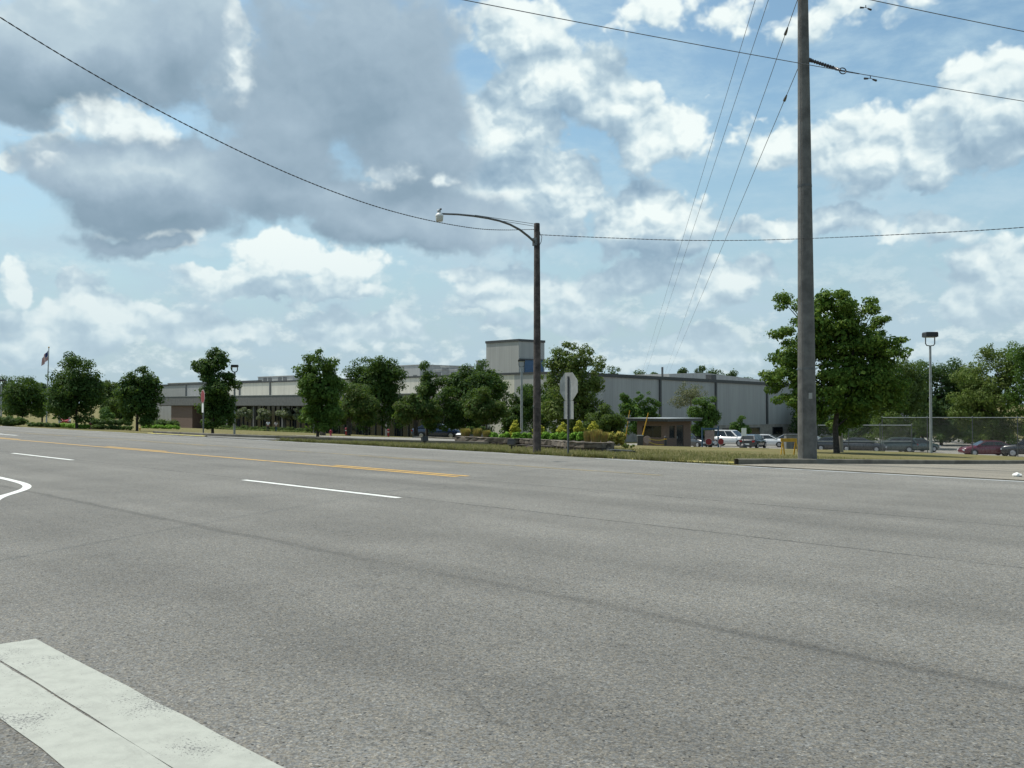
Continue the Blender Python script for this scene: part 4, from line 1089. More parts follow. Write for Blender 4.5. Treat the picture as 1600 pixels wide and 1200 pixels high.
def lot_lamp(label, px, dd, top, hw, hh, yoke, pr=.055, rz=0.0, base_py=None):
    base = at(px, dd); t = thing('parking_lamp', label, 'lamp post', base, rz, 'square lamps of the car park')
    zt_ = row(top, dd) - base.z; zy = zt_ - hh - yoke
    b = MB(); b.tube([(0, 0, -.2), (0, 0, .03), (0, 0, zy)], [pr * 1.15, pr * 1.1, pr * .85], 12); b.build('pole', M['galv'], t)
    b = MB(); b.tube([(-hw * .38, 0, zt_ - hh + .01), (-hw * .38, 0, zy + .09), (-hw * .28, 0, zy), (0, 0, zy - .02), (hw * .28, 0, zy), (hw * .38, 0, zy + .09), (hw * .38, 0, zt_ - hh + .01)], .028, 6); b.build('yoke', M['galv_dark'], t)
    b = MB(); b.prism([(-hw / 2, zt_ - hh * .25), (-hw * .45, zt_), (hw * .45, zt_), (hw / 2, zt_ - hh * .25), (hw / 2, zt_ - hh), (-hw / 2, zt_ - hh)], -hw * .45, hw * .45, 'Y'); h_ = b.build('lamp_head', M['lamp_black'], t)
    b = MB(); b.box((0, 0, zt_ - hh - .012), (hw * .86, hw * .76, .02)); b.build('lens', M['lamp_glass'], h_)
    return t


lot_lamp('grey lamp post with a dark box head on a yoke, right of the big maple', 1454, 50, 519, .60, .24, .42, .065)
lot_lamp('grey lamp post with a small dark head beside the tall narrow maple', 366.5, 51.5, 570, .36, .11, .24, .055, R(10))
lot_lamp('pale lamp post with a flat dark head just left of the wooden pole', 815, 70, 562, .5, .12, .36, .085)
lot_lamp('lamp post at the far left edge of the picture', 2, 118, 593, .8, .2, .5, .09)

fb = at(73, 128)
fp = thing('flagpole', 'tall white flagpole between the two dark maples at the left', 'flagpole', fb)
fz = row(542, 128) - fb.z
b = MB(); b.tube([(0, 0, -.2), (0, 0, .1), (.1, 0, fz * .5), (.22, 0, fz - .15)], [.11, .10, .08, .05], 12); b.build('pole', M['galv'], fp)
b = MB(); b.lathe([(.01, -.18), (.08, -.12), (.10, -.06), (.07, .02), (.01, .05)], 12, 0, (.22, 0, fz)); b.build('finial', M['yellow'], fp)
M['flag_red'] = mat('flag red', (.40, .03, .04), .8); M['flag_white'] = mat('flag white', (.70, .70, .68), .8); M['flag_blue'] = mat('flag blue', (.03, .045, .16), .8)
b = MB(); NX, NY = 15, 13; vs = []
for j in range(NY + 1):
    for i in range(NX + 1):
        s_ = i / NX * 2.15; h_ = j / NY * 1.25
        vs.append((-.08 - s_ * .36, .16 * math.sin(s_ * 4.2 + h_ * 1.3) * min(1, s_ * 1.4), -h_ * (1 - .10 * s_) - s_ * .48))
b.add(vs, [])
for j in range(NY):
    for i in range(NX):
        mi = 2 if (j < 7 and i < 6) else (0 if j % 2 == 0 else 1)
        b.f.append((j * (NX + 1) + i, j * (NX + 1) + i + 1, (j + 1) * (NX + 1) + i + 1, (j + 1) * (NX + 1) + i)); b.mi.append(mi); b.sm.append(True)
fl = b.build('flag', [M['flag_red'], M['flag_white'], M['flag_blue']], fix=False, loc=fb + Vector((.20, 0, row(547, 128) - fb.z)))
tag(fl, 'striped red and white flag with a blue corner hanging limp from the flagpole', 'flag')


def hydrant(label, px, dd, h, material, rz=0.0):
    t = thing('fire_hydrant', label, 'fire hydrant', at(px, dd), rz); k = h / .75
    b = MB(); b.lathe([(.15 * k, -.05), (.15 * k, .03 * k), (.10 * k, .05 * k), (.10 * k, .50 * k), (.125 * k, .52 * k), (.125 * k, .55 * k), (.10 * k, .62 * k), (.05 * k, .69 * k), (.03 * k, .70 * k), (.03 * k, .75 * k)], 14); b.build('barrel', material, t)
    for s_ in (-1, 1):
        b = MB(); b.tube([(s_ * .09 * k, 0, .42 * k), (s_ * .17 * k, 0, .42 * k), (s_ * .172 * k, 0, .42 * k), (s_ * .19 * k, 0, .42 * k)], [.05 * k, .05 * k, .065 * k, .06 * k], 10); b.build('outlet', material, t)
    b = MB(); b.tube([(0, -.09 * k, .38 * k), (0, -.19 * k, .38 * k)], [.07 * k, .07 * k], 10); b.build('outlet', material, t)
M['hyd_red'] = mat('hydrant red', (.26, .04, .03), .5); M['hyd_pink'] = mat('hydrant crimson', (.34, .03, .06), .5); M['hyd_yel'] = mat('hydrant yellow', (.50, .36, .04), .5)
hydrant('orange-red fire hydrant in the low hedge right of the largest dark maple', 141, 61, .42, M['hyd_red'])
hydrant('crimson fire hydrant right of the two-pronged maple', 517, 62, .42, M['hyd_pink'])
hydrant('small yellow fire hydrant at the foot of the round-headed maple', 219, 55, .25, M['hyd_yel'])
for px, lb in ((541, 'small red marker post on the pale lot under the low reddish tree'), (607, 'small red marker post on the pale lot, nearer the narrow pointed tree')):
    t = thing('marker_post', lb, 'post', at(px, 70)); b = MB(); b.lathe([(.06, -.1), (.06, .42), (.075, .43), (.075, .50), (.03, .53)], 10); b.build('post', M['hyd_pink'], t)
    b = MB(); b.lathe([(.066, .30), (.066, .36)], 10); b.build('band', M['white_paint'], t)
t = thing('utility_box', 'pale utility box on the lawn between the two-pronged maple trunk and the crimson hydrant', 'utility box', at(504.5, 64)); b = MB(); b.box((0, 0, .20), (.34, .34, .44)); b.build('case', M['stone_cap'], t); b = MB(); b.box((0, 0, .44), (.38, .38, .04)); b.build('lid', M['galv'], t)
t = thing('marker_post', 'grey post in front of the red car near the flagpole', 'post', at(93, 120)); b = MB(); b.tube([(0, 0, -.1), (0, 0, .75)], .10, 10); b.build('post', M['galv'], t); b = MB(); b.lathe([(.11, .75), (.11, .80), (.02, .86)], 10); b.build('cap', M['galv_dark'], t)


def flood(label, px, dd, h, s_, face, rz):
    t = thing('flood_light', label, 'flood light', at(px, dd), rz, 'ground flood lights on the lawn')
    b = MB(); b.tube([(0, 0, -.1), (0, 0, h - s_ * .5)], .03, 8); b.box((0, 0, h - s_ * .62), (s_ * .8, .05, .03)); b.build('stub', M['lamp_black'], t)
    b = MB(); b.prism([(-s_ * .5, h - s_ * .45), (s_ * .25, h - s_ * .5), (s_ * .5, h + s_ * .1), (-s_ * .3, h + s_ * .38)], -s_ * .55, s_ * .55, 'X'); hd = b.build('housing', M['lamp_black'], t)
    b = MB(); b.prism([(-s_ * .34, h + s_ * .385), (s_ * .46, h + s_ * .118), (s_ * .47, h + s_ * .14), (-s_ * .33, h + s_ * .41)], -s_ * .46, s_ * .46, 'X'); b.build('lens', M[face], hd)
flood('dark flood light on a short stub at the kerb of the pale lot', 663.5, 38.5, .24, .21, 'galv_dark', R(30))
flood('flood light with a pale top in front of the low stone step', 799.5, 33.2, .27, .22, 'alu', R(-20))
flood('flood light with a bright face at the left end of the stone bed', 717.5, 47.5, .34, .27, 'white_paint', R(160))
t = thing('drain_slab', 'low dark slab lying in the lawn right of the curved stone wall', 'slab', at(968, 34.6), R(12)); b = MB(); b.prism([(-.40, -.02), (.62, -.02), (.45, .06), (-.36, .11)], -.25, .35, 'Y'); b.build('slab', M['trim'], t); b = MB(); b.box((.0, -.258, .045), (.5, .012, .03)); b.build('rim', M['galv_dark'], t)

# raised stone bed
def wall_line(name, line, h0, h1, th, parent, material):
    b = MB(); prev = None; n = 0
    org = parent.location
    P3 = []
    for i in range(len(line) - 1):
        (x0, d0), (x1, d1) = line[i], line[i + 1]
        A_, B_ = at(x0, d0), at(x1, d1); k = max(2, int((B_ - A_).length / .22))
        P3 += [A_.lerp(B_, j / k) for j in range(k)]
    P3.append(at(*line[-1]))
    for i, p in enumerate(P3):
        t_ = (P3[min(i + 1, len(P3) - 1)] - P3[max(i - 1, 0)]); t_.z = 0; t_.normalize(); o = Vector((-t_.y, t_.x, 0))
        p = p - org
        R_ = lambda a: random.uniform(-a, a)
        row_ = []
        for j in range(5): row_.append(p - o * (th / 2 + R_(.025)) + Vector((0, 0, -.15 + h0 if j == 0 else h0 + (h1 - h0) * j / 4 + (R_(.02) if j < 4 else R_(.008)))))
        for j in range(5): row_.append(p + o * (th / 2 + R_(.02)) + Vector((0, 0, h1 - (h1 - h0) * j / 4 if j < 4 else h0 - .15)))
        base = len(b.v); b.v += [tuple(q) for q in row_]
        if prev is not None:
            for j in range(10): b.f.append((prev + j, prev + (j + 1) % 10, base + (j + 1) % 10, base + j)); b.mi.append(0); b.sm.append(False)
        else: b.f.append(tuple(range(base, base + 10))); b.mi.append(0); b.sm.append(False)
        prev = base
    b.f.append(tuple(range(prev + 9, prev - 1, -1))); b.mi.append(0); b.sm.append(False)
    return b.build(name, material, parent)
sbed = thing('stone_bed', 'raised planting bed of stacked brown stone behind the wooden pole and the stop sign', 'planter', at(840, 41))
wall = [(716, 46.0), (735, 44.6), (760, 43.6), (800, 42.6), (812, 43.0), (868, 40.2), (876, 37.2), (892, 35.6), (915, 34.9), (936, 35.0), (950, 36.2), (953, 38.0), (940, 44), (860, 49), (760, 51), (722, 49.5), (716, 46.0)]
wall_line('stone_wall', wall, 0, .27, .28, sbed, M['stone'])
wall_line('coping', wall, .272, .315, .31, sbed, M['stone_cap'])
wall_line('stone_step', [(808, 39.4), (838, 38.6), (868, 37.8)], 0, .10, .4, sbed, M['stone'])
b = MB(); b.add([tuple(at(*p) - sbed.location + Vector((0, 0, .24))) for p in wall[:-1]], [tuple(range(len(wall) - 1))]); b.build('soil', M['soil'], sbed)


def plant(name, label, px, dd, lobes, leaf, n, size, group, cat='shrub', lift=.3, blades=False):
    """small plant as one mesh of leaves or of arching blades"""
    base = at(px, dd) + Vector((0, 0, lift)); k = dd / F; sd = int(px * 3 + dd)
    C = np.array([[(cx - px) * k, 0, row(cy, dd) - base.z] for cx, cy, rx, ry in lobes]); r = np.random.default_rng(sd)
    if blades:
        w_ = max(l[2] for l in lobes) * k; h_ = max(row(l[1] - l[3], dd) for l in lobes) - base.z
        a = r.uniform(0, 2 * math.pi, n); o = np.stack([np.cos(a), np.sin(a), np.zeros(n)], 1)
        b0 = o * (w_ * .5 * r.random(n) ** .7)[:, None]
        t1 = b0 + o * (w_ * .45 * r.random(n))[:, None] + np.array([0, 0, 1]) * (h_ * r.uniform(.5, 1.05, n))[:, None]
        sd_ = np.stack([-np.sin(a), np.cos(a), np.zeros(n)], 1) * size
        m_ = (b0 + t1) / 2 + np.array([0, 0, 1]) * (h_ * .12)
        V = np.stack([b0 - sd_, b0 + sd_, m_ + sd_ * .8, m_ - sd_ * .8], 1); V2 = np.stack([m_ - sd_ * .8, m_ + sd_ * .8, t1 + sd_ * .1, t1 - sd_ * .1], 1)
        V = np.concatenate([V, V2])
    else:
        Cs, Rs = [], []
        for (cx, cy, rx, ry), c in zip(lobes, C):
            m = 9; dv = r.normal(size=(m, 3)); dv /= np.linalg.norm(dv, axis=1, keepdims=True)
            Cs.append(c + dv * .55 * np.array([rx, rx, ry]) * k); Rs.append(np.full(m, .5 * min(rx, ry) * k))
        V = leaves(np.concatenate(Cs), np.concatenate(Rs), n, size, up=.5, seed=sd, spread=.8)
        V[:, :, 2] = np.maximum(V[:, :, 2], .005)
    o = quads(name, V, M[leaf]); o.location = base
    return tag(o, label, cat, group)


G9 = 'golden cone shrubs in the stone bed'
for px, dd, top, lb in ((805, 44, 658, 'golden cone shrub in front of the pale square lamp post'), (841.5, 43.5, 663, 'golden cone shrub half hidden behind the wooden light pole'), (879.5, 43, 661, 'golden cone shrub just left of the stop sign post'),
                        (904.5, 42, 658, 'golden cone shrub just right of the stop sign post'), (927.5, 41.5, 659, 'rightmost golden cone shrub in the stone bed, above the rust-coloured grass')):
    plant('cone_shrub', lb, px, dd, [(px, 680, 14, 8), (px, 673, 12, 9), (px, top + 9, 9, 8), (px, top + 4, 5, 7)], 'leaf_cone', 5500, .07, G9)
G10 = 'lime green bedding plants in the stone bed'
names = ('leftmost', 'second from the left', 'third from the left', 'fourth from the left', 'fifth from the left', 'sixth from the left', 'seventh from the left', 'eighth from the left', 'ninth from the left')
for i, (px, dd, w_) in enumerate(((770, 45, 10), (789, 44, 11), (808, 43.5, 10), (823, 43.5, 9), (853, 42.5, 10), (868, 42, 9), (882, 40.5, 9), (897, 38.5, 10), (908, 38, 7))):
    plant('bedding_plant', 'lime green leafy plant in the stone bed, %s in the row' % names[i], px, dd, [(px, 681, w_, 7), (px - w_ * .4, 684, w_ * .6, 5), (px + w_ * .4, 683, w_ * .6, 5)], 'leaf_lime', 2200, .10, G10, 'plant', .28)
G11 = 'rust-coloured ornamental grasses in the stone bed'
for px, dd, y, w_, lb in ((727, 46, 678, 12, 'rusty ornamental grass at the left end of the stone bed'), (746, 45.5, 678, 11, 'rusty ornamental grass second from the left end of the stone bed'), (760, 45, 681, 9, 'dull orange grass between the rusty grasses and the lime plants'),
                         (918, 37.5, 682, 9, 'rusty ornamental grass right of the stop sign post'), (931, 37, 680, 13, 'larger rusty grass on the curved end of the stone bed'), (944, 37.5, 684, 9, 'rusty grass at the right tip of the curved stone wall')):
    plant('ornamental_grass', lb, px, dd, [(px, y, w_, 9)], 'leaf_rust', 900, .014, G11, 'grass clump', .28, True)
plant('golden_shrub', 'wide golden mounded shrub at the right end of the stone bed', 958, 40, [(956, 683, 15, 9), (946, 684, 10, 8), (968, 682, 10, 9), (972, 687, 7, 8), (958, 691, 14, 6)], 'leaf_gold', 3600, .11, None, 'shrub', 0)
plant('low_plant', 'loose green plant on the ground between the golden shrub and the guard house', 985, 41, [(985, 697, 12, 3), (976, 696, 7, 4)], 'leaf_strip', 800, .09, None, 'plant', 0)
for px, dd, lb in ((735, 52, 'dark leafy plant at the back left of the stone bed'), (752, 52, 'dark leafy plant behind the rusty grasses of the stone bed')):
    plant('leafy_plant', lb, px, dd, [(px, 671, 9, 6)], 'leaf_hedge', 900, .13, 'dark plants at the back of the stone bed', 'plant', .2)

# gate gear by the guard house
gb = at(1003, 78)
t = thing('gate_barrier', 'raised yellow barrier arm leaning up in front of the guard house', 'barrier', gb)
b = MB(); b.tube([(0, 0, .75), wpt(1013, 645, 78) - gb], [.055, .035], 8); b.build('arm', M['yellow'], t)
b = MB(); b.box((-.15, 0, .45), (.42, .38, 1.0)); b.build('housing', M['trim'], t); b = MB(); b.box((-.15, 0, .96), (.46, .42, .05)); b.build('lid', M['galv'], t)
gb = at(976, 92)
t = thing('gate_barrier', 'raised yellow barrier arm standing in front of the bright young tree', 'barrier', gb)
b = MB(); b.tube([(0, 0, .4), wpt(984, 641, 92) - gb], [.05, .035], 8); b.build('arm', M['yellow'], t); b = MB(); b.box((-.1, 0, .4), (.36, .34, .9)); b.build('housing', M['cab_grey'], t)
t = thing('round_sign', 'round faded sign disc on a short post below the guard house window', 'sign', at(1011, 76), R(15)); b = MB(); b.tube([(0, .02, -.1), (0, .02, .8)], .03, 8); b.build('post', M['galv_dark'], t)
M['faded_pink'] = mat('faded sign back', (.30, .22, .20), .6)
b = MB(); b.tube([(0, -.03, .62), (0, -.01, .62)], [.30, .30], 20); b.build('disc', M['faded_pink'], t)
t = thing('bollard', 'black bollard at the corner of the guard house holding up yellow tape', 'bollard', at(1039.5, 76)); b = MB(); b.lathe([(.11, -.1), (.11, .85), (.08, .93), (.02, .95)], 12); b.build('post', M['lamp_black'], t); b = MB(); b.lathe([(.115, .70), (.115, .78)], 12); b.build('band', M['yellow'], t)
for (ya, yb, lb) in ((685, 686.5, 'upper strip of yellow barrier tape between the round sign and the black bollard'), (690, 694.5, 'lower sagging yellow barrier tape between the round sign and the black bollard')):
    b = MB(); A_, B_ = wpt(1013, ya, 76), wpt(1039, yb, 76)
    L = [A_.lerp(B_, k / 10) - Vector((0, 0, .10 * math.sin(math.pi * k / 10))) for k in range(11)]
    vs = [q + Vector((0, o2, o)) for q in L for o, o2 in ((-.025, 0), (.025, 0), (.025, .004), (-.025, .004))]
    b.add(vs, [(i * 4 + j, i * 4 + (j + 1) % 4, i * 4 + 4 + (j + 1) % 4, i * 4 + 4 + j) for i in range(10) for j in range(4)])
    tag(b.build('barrier_tape', M['hyd_yel']), lb, 'tape', 'yellow barrier tapes by the guard house')
gb = at(1110, 92)
t = thing('steel_gantry', 'blue steel frame with a grey panel beside the guard house door', 'gantry', gb); k = 92 / F
zt_ = row(668, 92) - gb.z
for s_, hh_ in ((-13, zt_), (12, zt_ + .12)):
    b = MB(); b.box((s_ * k, 0, hh_ / 2 - .1), (.13, .13, hh_ + .2)); b.build('post', M['blue_steel'], t)
b = MB(); b.box((-.03, 0, zt_ - .12), (23 * k, .10, .16)); b.build('top_bar', M['blue_steel'], t)
b = MB(); b.box((-.10, -.04, zt_ - .74), (15 * k, .05, .95)); b.build('panel', M['faded_pink'], t)
def red_disc(label, px, py, dd, r_, rz):
    base = at(px, dd); t = thing('small_stop_sign', label, 'sign', base, rz, 'small red signs at the car park gate'); z = row(py, dd) - base.z
    b = MB(); b.box((0, .03, z / 2 - .1), (.05, .05, z + .1)); b.build('post', M['galv_dark'], t)
    b = MB(); b.prism([(x, q + z) for x, q in octagon(r_)], -.012, -.004, 'Y'); b.build('sign_face', M['red_sign'], t)
    b = MB(); b.prism([(x, q + z) for x, q in octagon(r_ * 1.07)], -.003, .003, 'Y'); b.build('sign_plate', M['white_paint'], t)
red_disc('small bright red octagonal sign in front of the grey panel of the blue frame', 1107, 690, 90, .28, 0)
red_disc('small faded red octagonal sign right of the blue frame', 1126, 690, 90, .27, R(12))
gb = at(1161, 84)
t = thing('gate_sign', 'white upright sign panel on a post with dark round base before the cars', 'sign', gb)
z = row(675, 84) - gb.z
b = MB(); b.box((0, 0, z / 2), (.07, .07, z + .2)); b.build('post', M['galv_dark'], t); b = MB(); b.box((.05, -.06, z), (.40, .05, .66)); b.build('panel', M['white_paint'], t)
b = MB(); b.lathe([(.22, -.1), (.30, .05), (.34, .3), (.30, .55), (.16, .72), (.05, .76)], 16); b.build('base', M['lamp_black'], t)
gb = at(1232, 39.5)
t = thing('sawhorse', 'yellow steel sawhorse barricade on the lawn left of the concrete pole', 'barricade', gb); k = 39.5 / F; zt_ = row(686, 39.5) - gb.z
b = MB(); b.box((0, 0, zt_ - .04), (25 * k, .07, .13)); b.build('top_bar', M['yellow'], t)
for x0, x1, y1 in ((-10, -14, -.16), (-9, -5, .16), (11, 14, -.16), (11, 9.5, .16)):
    b = MB(); b.tube([(x0 * k, y1 * .1, zt_ - .07), (x1 * k, y1, -.03)], [.028, .028], 6); b.build('leg', M['yellow'], t)
t = thing('utility_cabinet', 'dark grey utility cabinet behind the yellow sawhorse', 'cabinet', at(1236.5, 56)); b = MB(); b.box((0, 0, .36), (.72, .5, .86)); b.build('case', M['cab_grey'], t)
for s_ in (-1, 1): b = MB(); b.box((s_ * .175, -.258, .38), (.32, .014, .70)); b.build('door', M['cab_grey'], t)
b = MB(); b.box((0, 0, .81), (.78, .56, .04)); b.build('lid', M['galv_dark'], t)
t = thing('pale_post', 'pale concrete guard post beside the trunk of the big maple', 'post', at(1312.5, 47)); b = MB(); b.tube([(0, 0, -.1), (0, 0, row(674, 47) - t.location.z)], [.15, .11], 12); b.build('post', M['wall_base'], t); b = MB(); b.lathe([(.12, 0), (.12, .04), (.03, .07)], 12, 0, (0, 0, row(674, 47) - t.location.z)); b.build('cap', M['galv_dark'], t)
for px, dd, s_ in ((1588, 19.9, .085),):
    t = MB(); r = np.random.default_rng(3); bm = bmesh.new(); bmesh.ops.create_icosphere(bm, subdivisions=2, radius=s_)
    for v in bm.verts: v.co *= 1 + .22 * math.sin(v.co.x * 61 + 1) * math.cos(v.co.y * 47); v.co.z *= .6
    me = bpy.data.meshes.new('stone'); bm.to_mesh(me); bm.free(); me.materials.append(M['white_paint']); o = bpy.data.objects.new('stone', me); COL.objects.link(o); o.location = at(px, dd) + Vector((0, 0, .04))
    tag(o, 'white stone lying at the mouth of the driveway at the right edge', 'stone')


# chain-link fences
def fence(name, label, pa, pb, top_py, rails, step, base_drop=.05):
    A_, B_ = at(*pa), at(*pb); dd = (pa[1] + pb[1]) / 2
    zt_ = row(top_py, dd); dv = Vector((B_.x - A_.x, B_.y - A_.y, 0)); L = dv.length; e = dv / L
    t = thing(name, label, 'fence', A_)
    n = max(2, int(round(L / step)))
    gz_ = lambda s_: float(H(A_.x + e.x * s_, A_.y + e.y * s_)) - A_.z
    h_ = zt_ - A_.z
    for i in range(n + 1):
        s_ = L * i / n; b = MB(); b.tube([(e.x * s_, e.y * s_, gz_(s_) - .2), (e.x * s_, e.y * s_, h_ + .05)], .032, 8); b.lathe([(.04, .04), (.03, .09), (.005, .11)], 8, 0, (e.x * s_, e.y * s_, h_)); b.build('post', M['galv_dark'], t)
    for rz_ in rails:
        z = row(rz_, dd) - A_.z; b = MB(); b.tube([(0, 0, z), (e.x * L, e.y * L, z)], .028, 8); b.build('rail', M['galv'], t)
    b = MB(); sp = .13; lo = min(gz_(0), gz_(L / 2), gz_(L)) + .03; hh_ = h_ - lo; o = Vector((-e.y, e.x, 0)) * .003
    k = -hh_
    while k < L:
        for s0, s1, z0, z1 in ((k, k + hh_, lo, lo + hh_), (k, k + hh_, lo + hh_, lo)):
            a_, b_ = max(s0, 0), min(s1, L)
            if b_ - a_ < .02: continue
            za = z0 + (z1 - z0) * (a_ - s0) / hh_; zb = z0 + (z1 - z0) * (b_ - s0) / hh_
            b.tube([e * a_ + Vector((0, 0, za)), e * b_ + Vector((0, 0, zb))], .0034, 3, caps=False)
        k += sp
    w_ = b.build('chain_mesh', M['galv_dark'], t, fix=False); w_['kind'] = 'stuff'
    return t
fence('chain_link_fence', 'tall chain-link fence with a bright top rail, behind the right-hand lamp post', (1378, 70), (1660, 70), 652.5, (652.5,), 3.1)
fence('chain_link_fence', 'lower chain-link fence panel with a middle rail, right of the big maple trunk', (1276, 61), (1424, 61), 664.5, (664.5, 689.5), 1.95)


# ---------------------------------------------------------------- vehicles
def car(name, label, px, dd, rz, kind, color, group='cars in the factory car park', roof_hi=None):
    base = at(px, dd); base.z += .035
    t = thing(name, label, 'car' if kind != 'suv' else 'van', base, rz, group); bodym = M['car_' + color]
    if kind == 'sedan':
        L, W_, HH, belt, r_ = 4.6, 1.78, 1.42, .93, .31
        st = [(-2.3, .40, .74, .70), (-2.22, .24, .90, .78), (-1.5, .20, .98, .87), (-.5, .18, .96, .89), (.8, .18, .95, .89), (1.25, .19, .92, .87), (1.95, .22, .80, .82), (2.22, .26, .66, .72), (2.3, .36, .56, .62)]
        cab = [(-1.85, .97), (-1.05, HH - .03), (-.6, HH), (.0, HH - .01), (.25, HH - .05), (1.15, .93)]; wb_ = 1.36
    elif kind == 'hatch':
        L, W_, HH, belt, r_ = 4.2, 1.75, 1.48, .95, .31
        st = [(-2.1, .36, .80, .72), (-2.04, .24, .95, .80), (-1.3, .20, .99, .86), (.6, .18, .95, .875), (1.15, .19, .92, .86), (1.8, .22, .80, .80), (2.05, .26, .66, .72), (2.1, .36, .56, .62)]
        cab = [(-2.03, .96), (-1.7, HH - .08), (-1.2, HH), (-.1, HH), (.2, HH - .05), (1.1, .93)]; wb_ = 1.25
    else:
        L, W_, HH, belt, r_ = 4.9, 1.92, 1.82, 1.10, .38
        st = [(-2.45, .45, .95, .84), (-2.4, .32, 1.10, .90), (-1.4, .28, 1.13, .95), (.9, .28, 1.12, .96), (1.3, .28, 1.10, .94), (2.1, .30, 1.02, .90), (2.38, .36, .90, .84), (2.45, .46, .78, .74)]
        cab = [(-2.40, 1.12), (-2.22, HH - .08), (-1.8, HH), (.1, HH), (.4, HH - .05), (1.2, 1.11)]; wb_ = 1.45
    b = MB(); prev = None
    for x, zb, zt_, w_ in st:
        ring_ = [(x, -w_ * .9, zb), (x, -w_, zb + (zt_ - zb) * .3), (x, -w_ * .995, zb + (zt_ - zb) * .72), (x, -w_ * .90, zt_ - .01), (x, -w_ * .5, zt_ + .015), (x, w_ * .5, zt_ + .015), (x, w_ * .90, zt_ - .01), (x, w_ * .995, zb + (zt_ - zb) * .72), (x, w_, zb + (zt_ - zb) * .3), (x, w_ * .9, zb)]
        o = len(b.v); b.v += ring_
        if prev is None: b.f.append(tuple(range(o, o + 10))); b.mi.append(0); b.sm.append(False)
        else:
            for j in range(10): b.f.append((prev + j, prev + (j + 1) % 10, o + (j + 1) % 10, o + j)); b.mi.append(0); b.sm.append(j != 9)
        prev = o
    b.f.append(tuple(range(prev + 9, prev - 1, -1))); b.mi.append(0); b.sm.append(False)
    wl, wt = W_ / 2 * .93, W_ / 2 * .70
    def wat(z): return wl + (wt - wl) * min(1, max(0, (z - belt) / (HH - belt)))
    o = len(b.v)
    for x, z in cab: b.v += [(x, -wat(z), z), (x, wat(z), z)]
    m_ = len(cab)
    for i in range(m_ - 1): b.f.append((o + 2 * i, o + 2 * i + 1, o + 2 * i + 3, o + 2 * i + 2)); b.mi.append(0); b.sm.append(False)
    b.f.append(tuple(o + 2 * i for i in range(m_))); b.f.append(tuple(o + 2 * i + 1 for i in range(m_ - 1, -1, -1))); b.mi += [0, 0]; b.sm += [False, False]
    b.build('body', bodym, t)
    def pane(nm, pts, off):
        b = MB(); c = sum((Vector(p) for p in pts), Vector()) / len(pts); nrm = (Vector(pts[1]) - Vector(pts[0])).cross(Vector(pts[2]) - Vector(pts[0])).normalized()
        if nrm.dot(c - Vector((0, 0, belt))) < 0: nrm = -nrm
        q0 = [Vector(p) + nrm * .006 for p in pts]; q1 = [Vector(p) + nrm * .012 for p in pts]; n = len(pts)
        b.add(q0 + q1, [tuple(range(n)), tuple(range(n, 2 * n))] + [(i, (i + 1) % n, (i + 1) % n + n, i + n) for i in range(n)]); b.build(nm, M['glass'], t)
    def edge_(i0, i1, f0, f1, s_):
        (x0, z0), (x1, z1) = cab[i0], cab[i1]; xa_, za_ = x0 + (x1 - x0) * f0, z0 + (z1 - z0) * f0; xb_, zb_ = x0 + (x1 - x0) * f1, z0 + (z1 - z0) * f1
        return [(xa_, -wat(za_) * s_, za_), (xa_, wat(za_) * s_, za_), (xb_, wat(zb_) * s_, zb_), (xb_, -wat(zb_) * s_, zb_)]
    pane('windscreen', edge_(m_ - 2, m_ - 1, .06, .93, .9), 0); pane('rear_window', edge_(0, 1, .10, .9, .88), 0)
    xs0, xs1 = cab[0][0], cab[-1][0]; zt_ = HH - .10; zb = belt + .05
    xr = lambda z: cab[0][0] + (cab[1][0] - cab[0][0]) * (z - cab[0][1]) / (cab[1][1] - cab[0][1]); xf = lambda z: cab[-1][0] + (cab[-2][0] - cab[-1][0]) * (z - cab[-1][1]) / (cab[-2][1] - cab[-1][1])
    cut = [.0, .36, .66] if kind != 'suv' else [.0, .30, .64]
    for s_ in (-1, 1):
        for i in range(3 if kind == 'suv' else 2):
            fr_ = (.33 * i, .33 * (i + 1)) if kind == 'suv' else (.5 * i, .5 * (i + 1))
            def px_(f, z): return (xr(z) + .10) + (xf(z) - xr(z) - .2) * f
            a, c = fr_[0] + .012, fr_[1] - .012
            pane('side_window', [(px_(a, zb), s_ * wat(zb), zb), (px_(c, zb), s_ * wat(zb), zb), (px_(c, zt_), s_ * wat(zt_), zt_), (px_(a, zt_), s_ * wat(zt_), zt_)], 0)
    for x in (-wb_, wb_):
        for s_ in (-1, 1):
            y = s_ * (W_ / 2 - .11)
            b = MB(); b.tube([(x, y - s_ * .10, r_), (x, y + s_ * .10, r_), (x, y + s_ * .13, r_)], [r_, r_, r_ * .86], 20); wh = b.build('wheel', M['tyre'], t)
            b = MB(); b.tube([(x, y + s_ * .131, r_), (x, y + s_ * .145, r_)], [r_ * .62, r_ * .55], 16); b.build('rim', M['rim'], wh)
            b = MB(); n = 12; arc = [(x + (r_ + .05) * math.cos(math.pi * k / n), r_ * .9 + (r_ + .05) * math.sin(math.pi * k / n)) for k in range(n + 1)]
            b.prism(arc, s_ * (W_ / 2 * 1.0 - .03), s_ * (W_ / 2 + .004), 'Y'); b.build('wheel_arch', M['tyre'], t)
    xf_, zf = st[-2][0], (st[-2][1] + st[-2][2]) / 2 + .09; xr_, zr_ = st[1][0], st[1][2] - .16
    for s_ in (-1, 1):
        b = MB(); b.box((xf_ + .02, s_ * W_ * .36, zf), (.10, .34, .13)); b.build('headlight', M['headlight'], t)
        b = MB(); b.box((xr_ - .02, s_ * W_ * .38, zr_), (.10, .26, .17)); b.build('tail_light', M['taillight'], t)
        b = MB(); b.box((cab[-1][0] - .25, s_ * (W_ / 2 + .05), belt + .06), (.10, .14, .11)); b.build('wing_mirror', bodym, t)
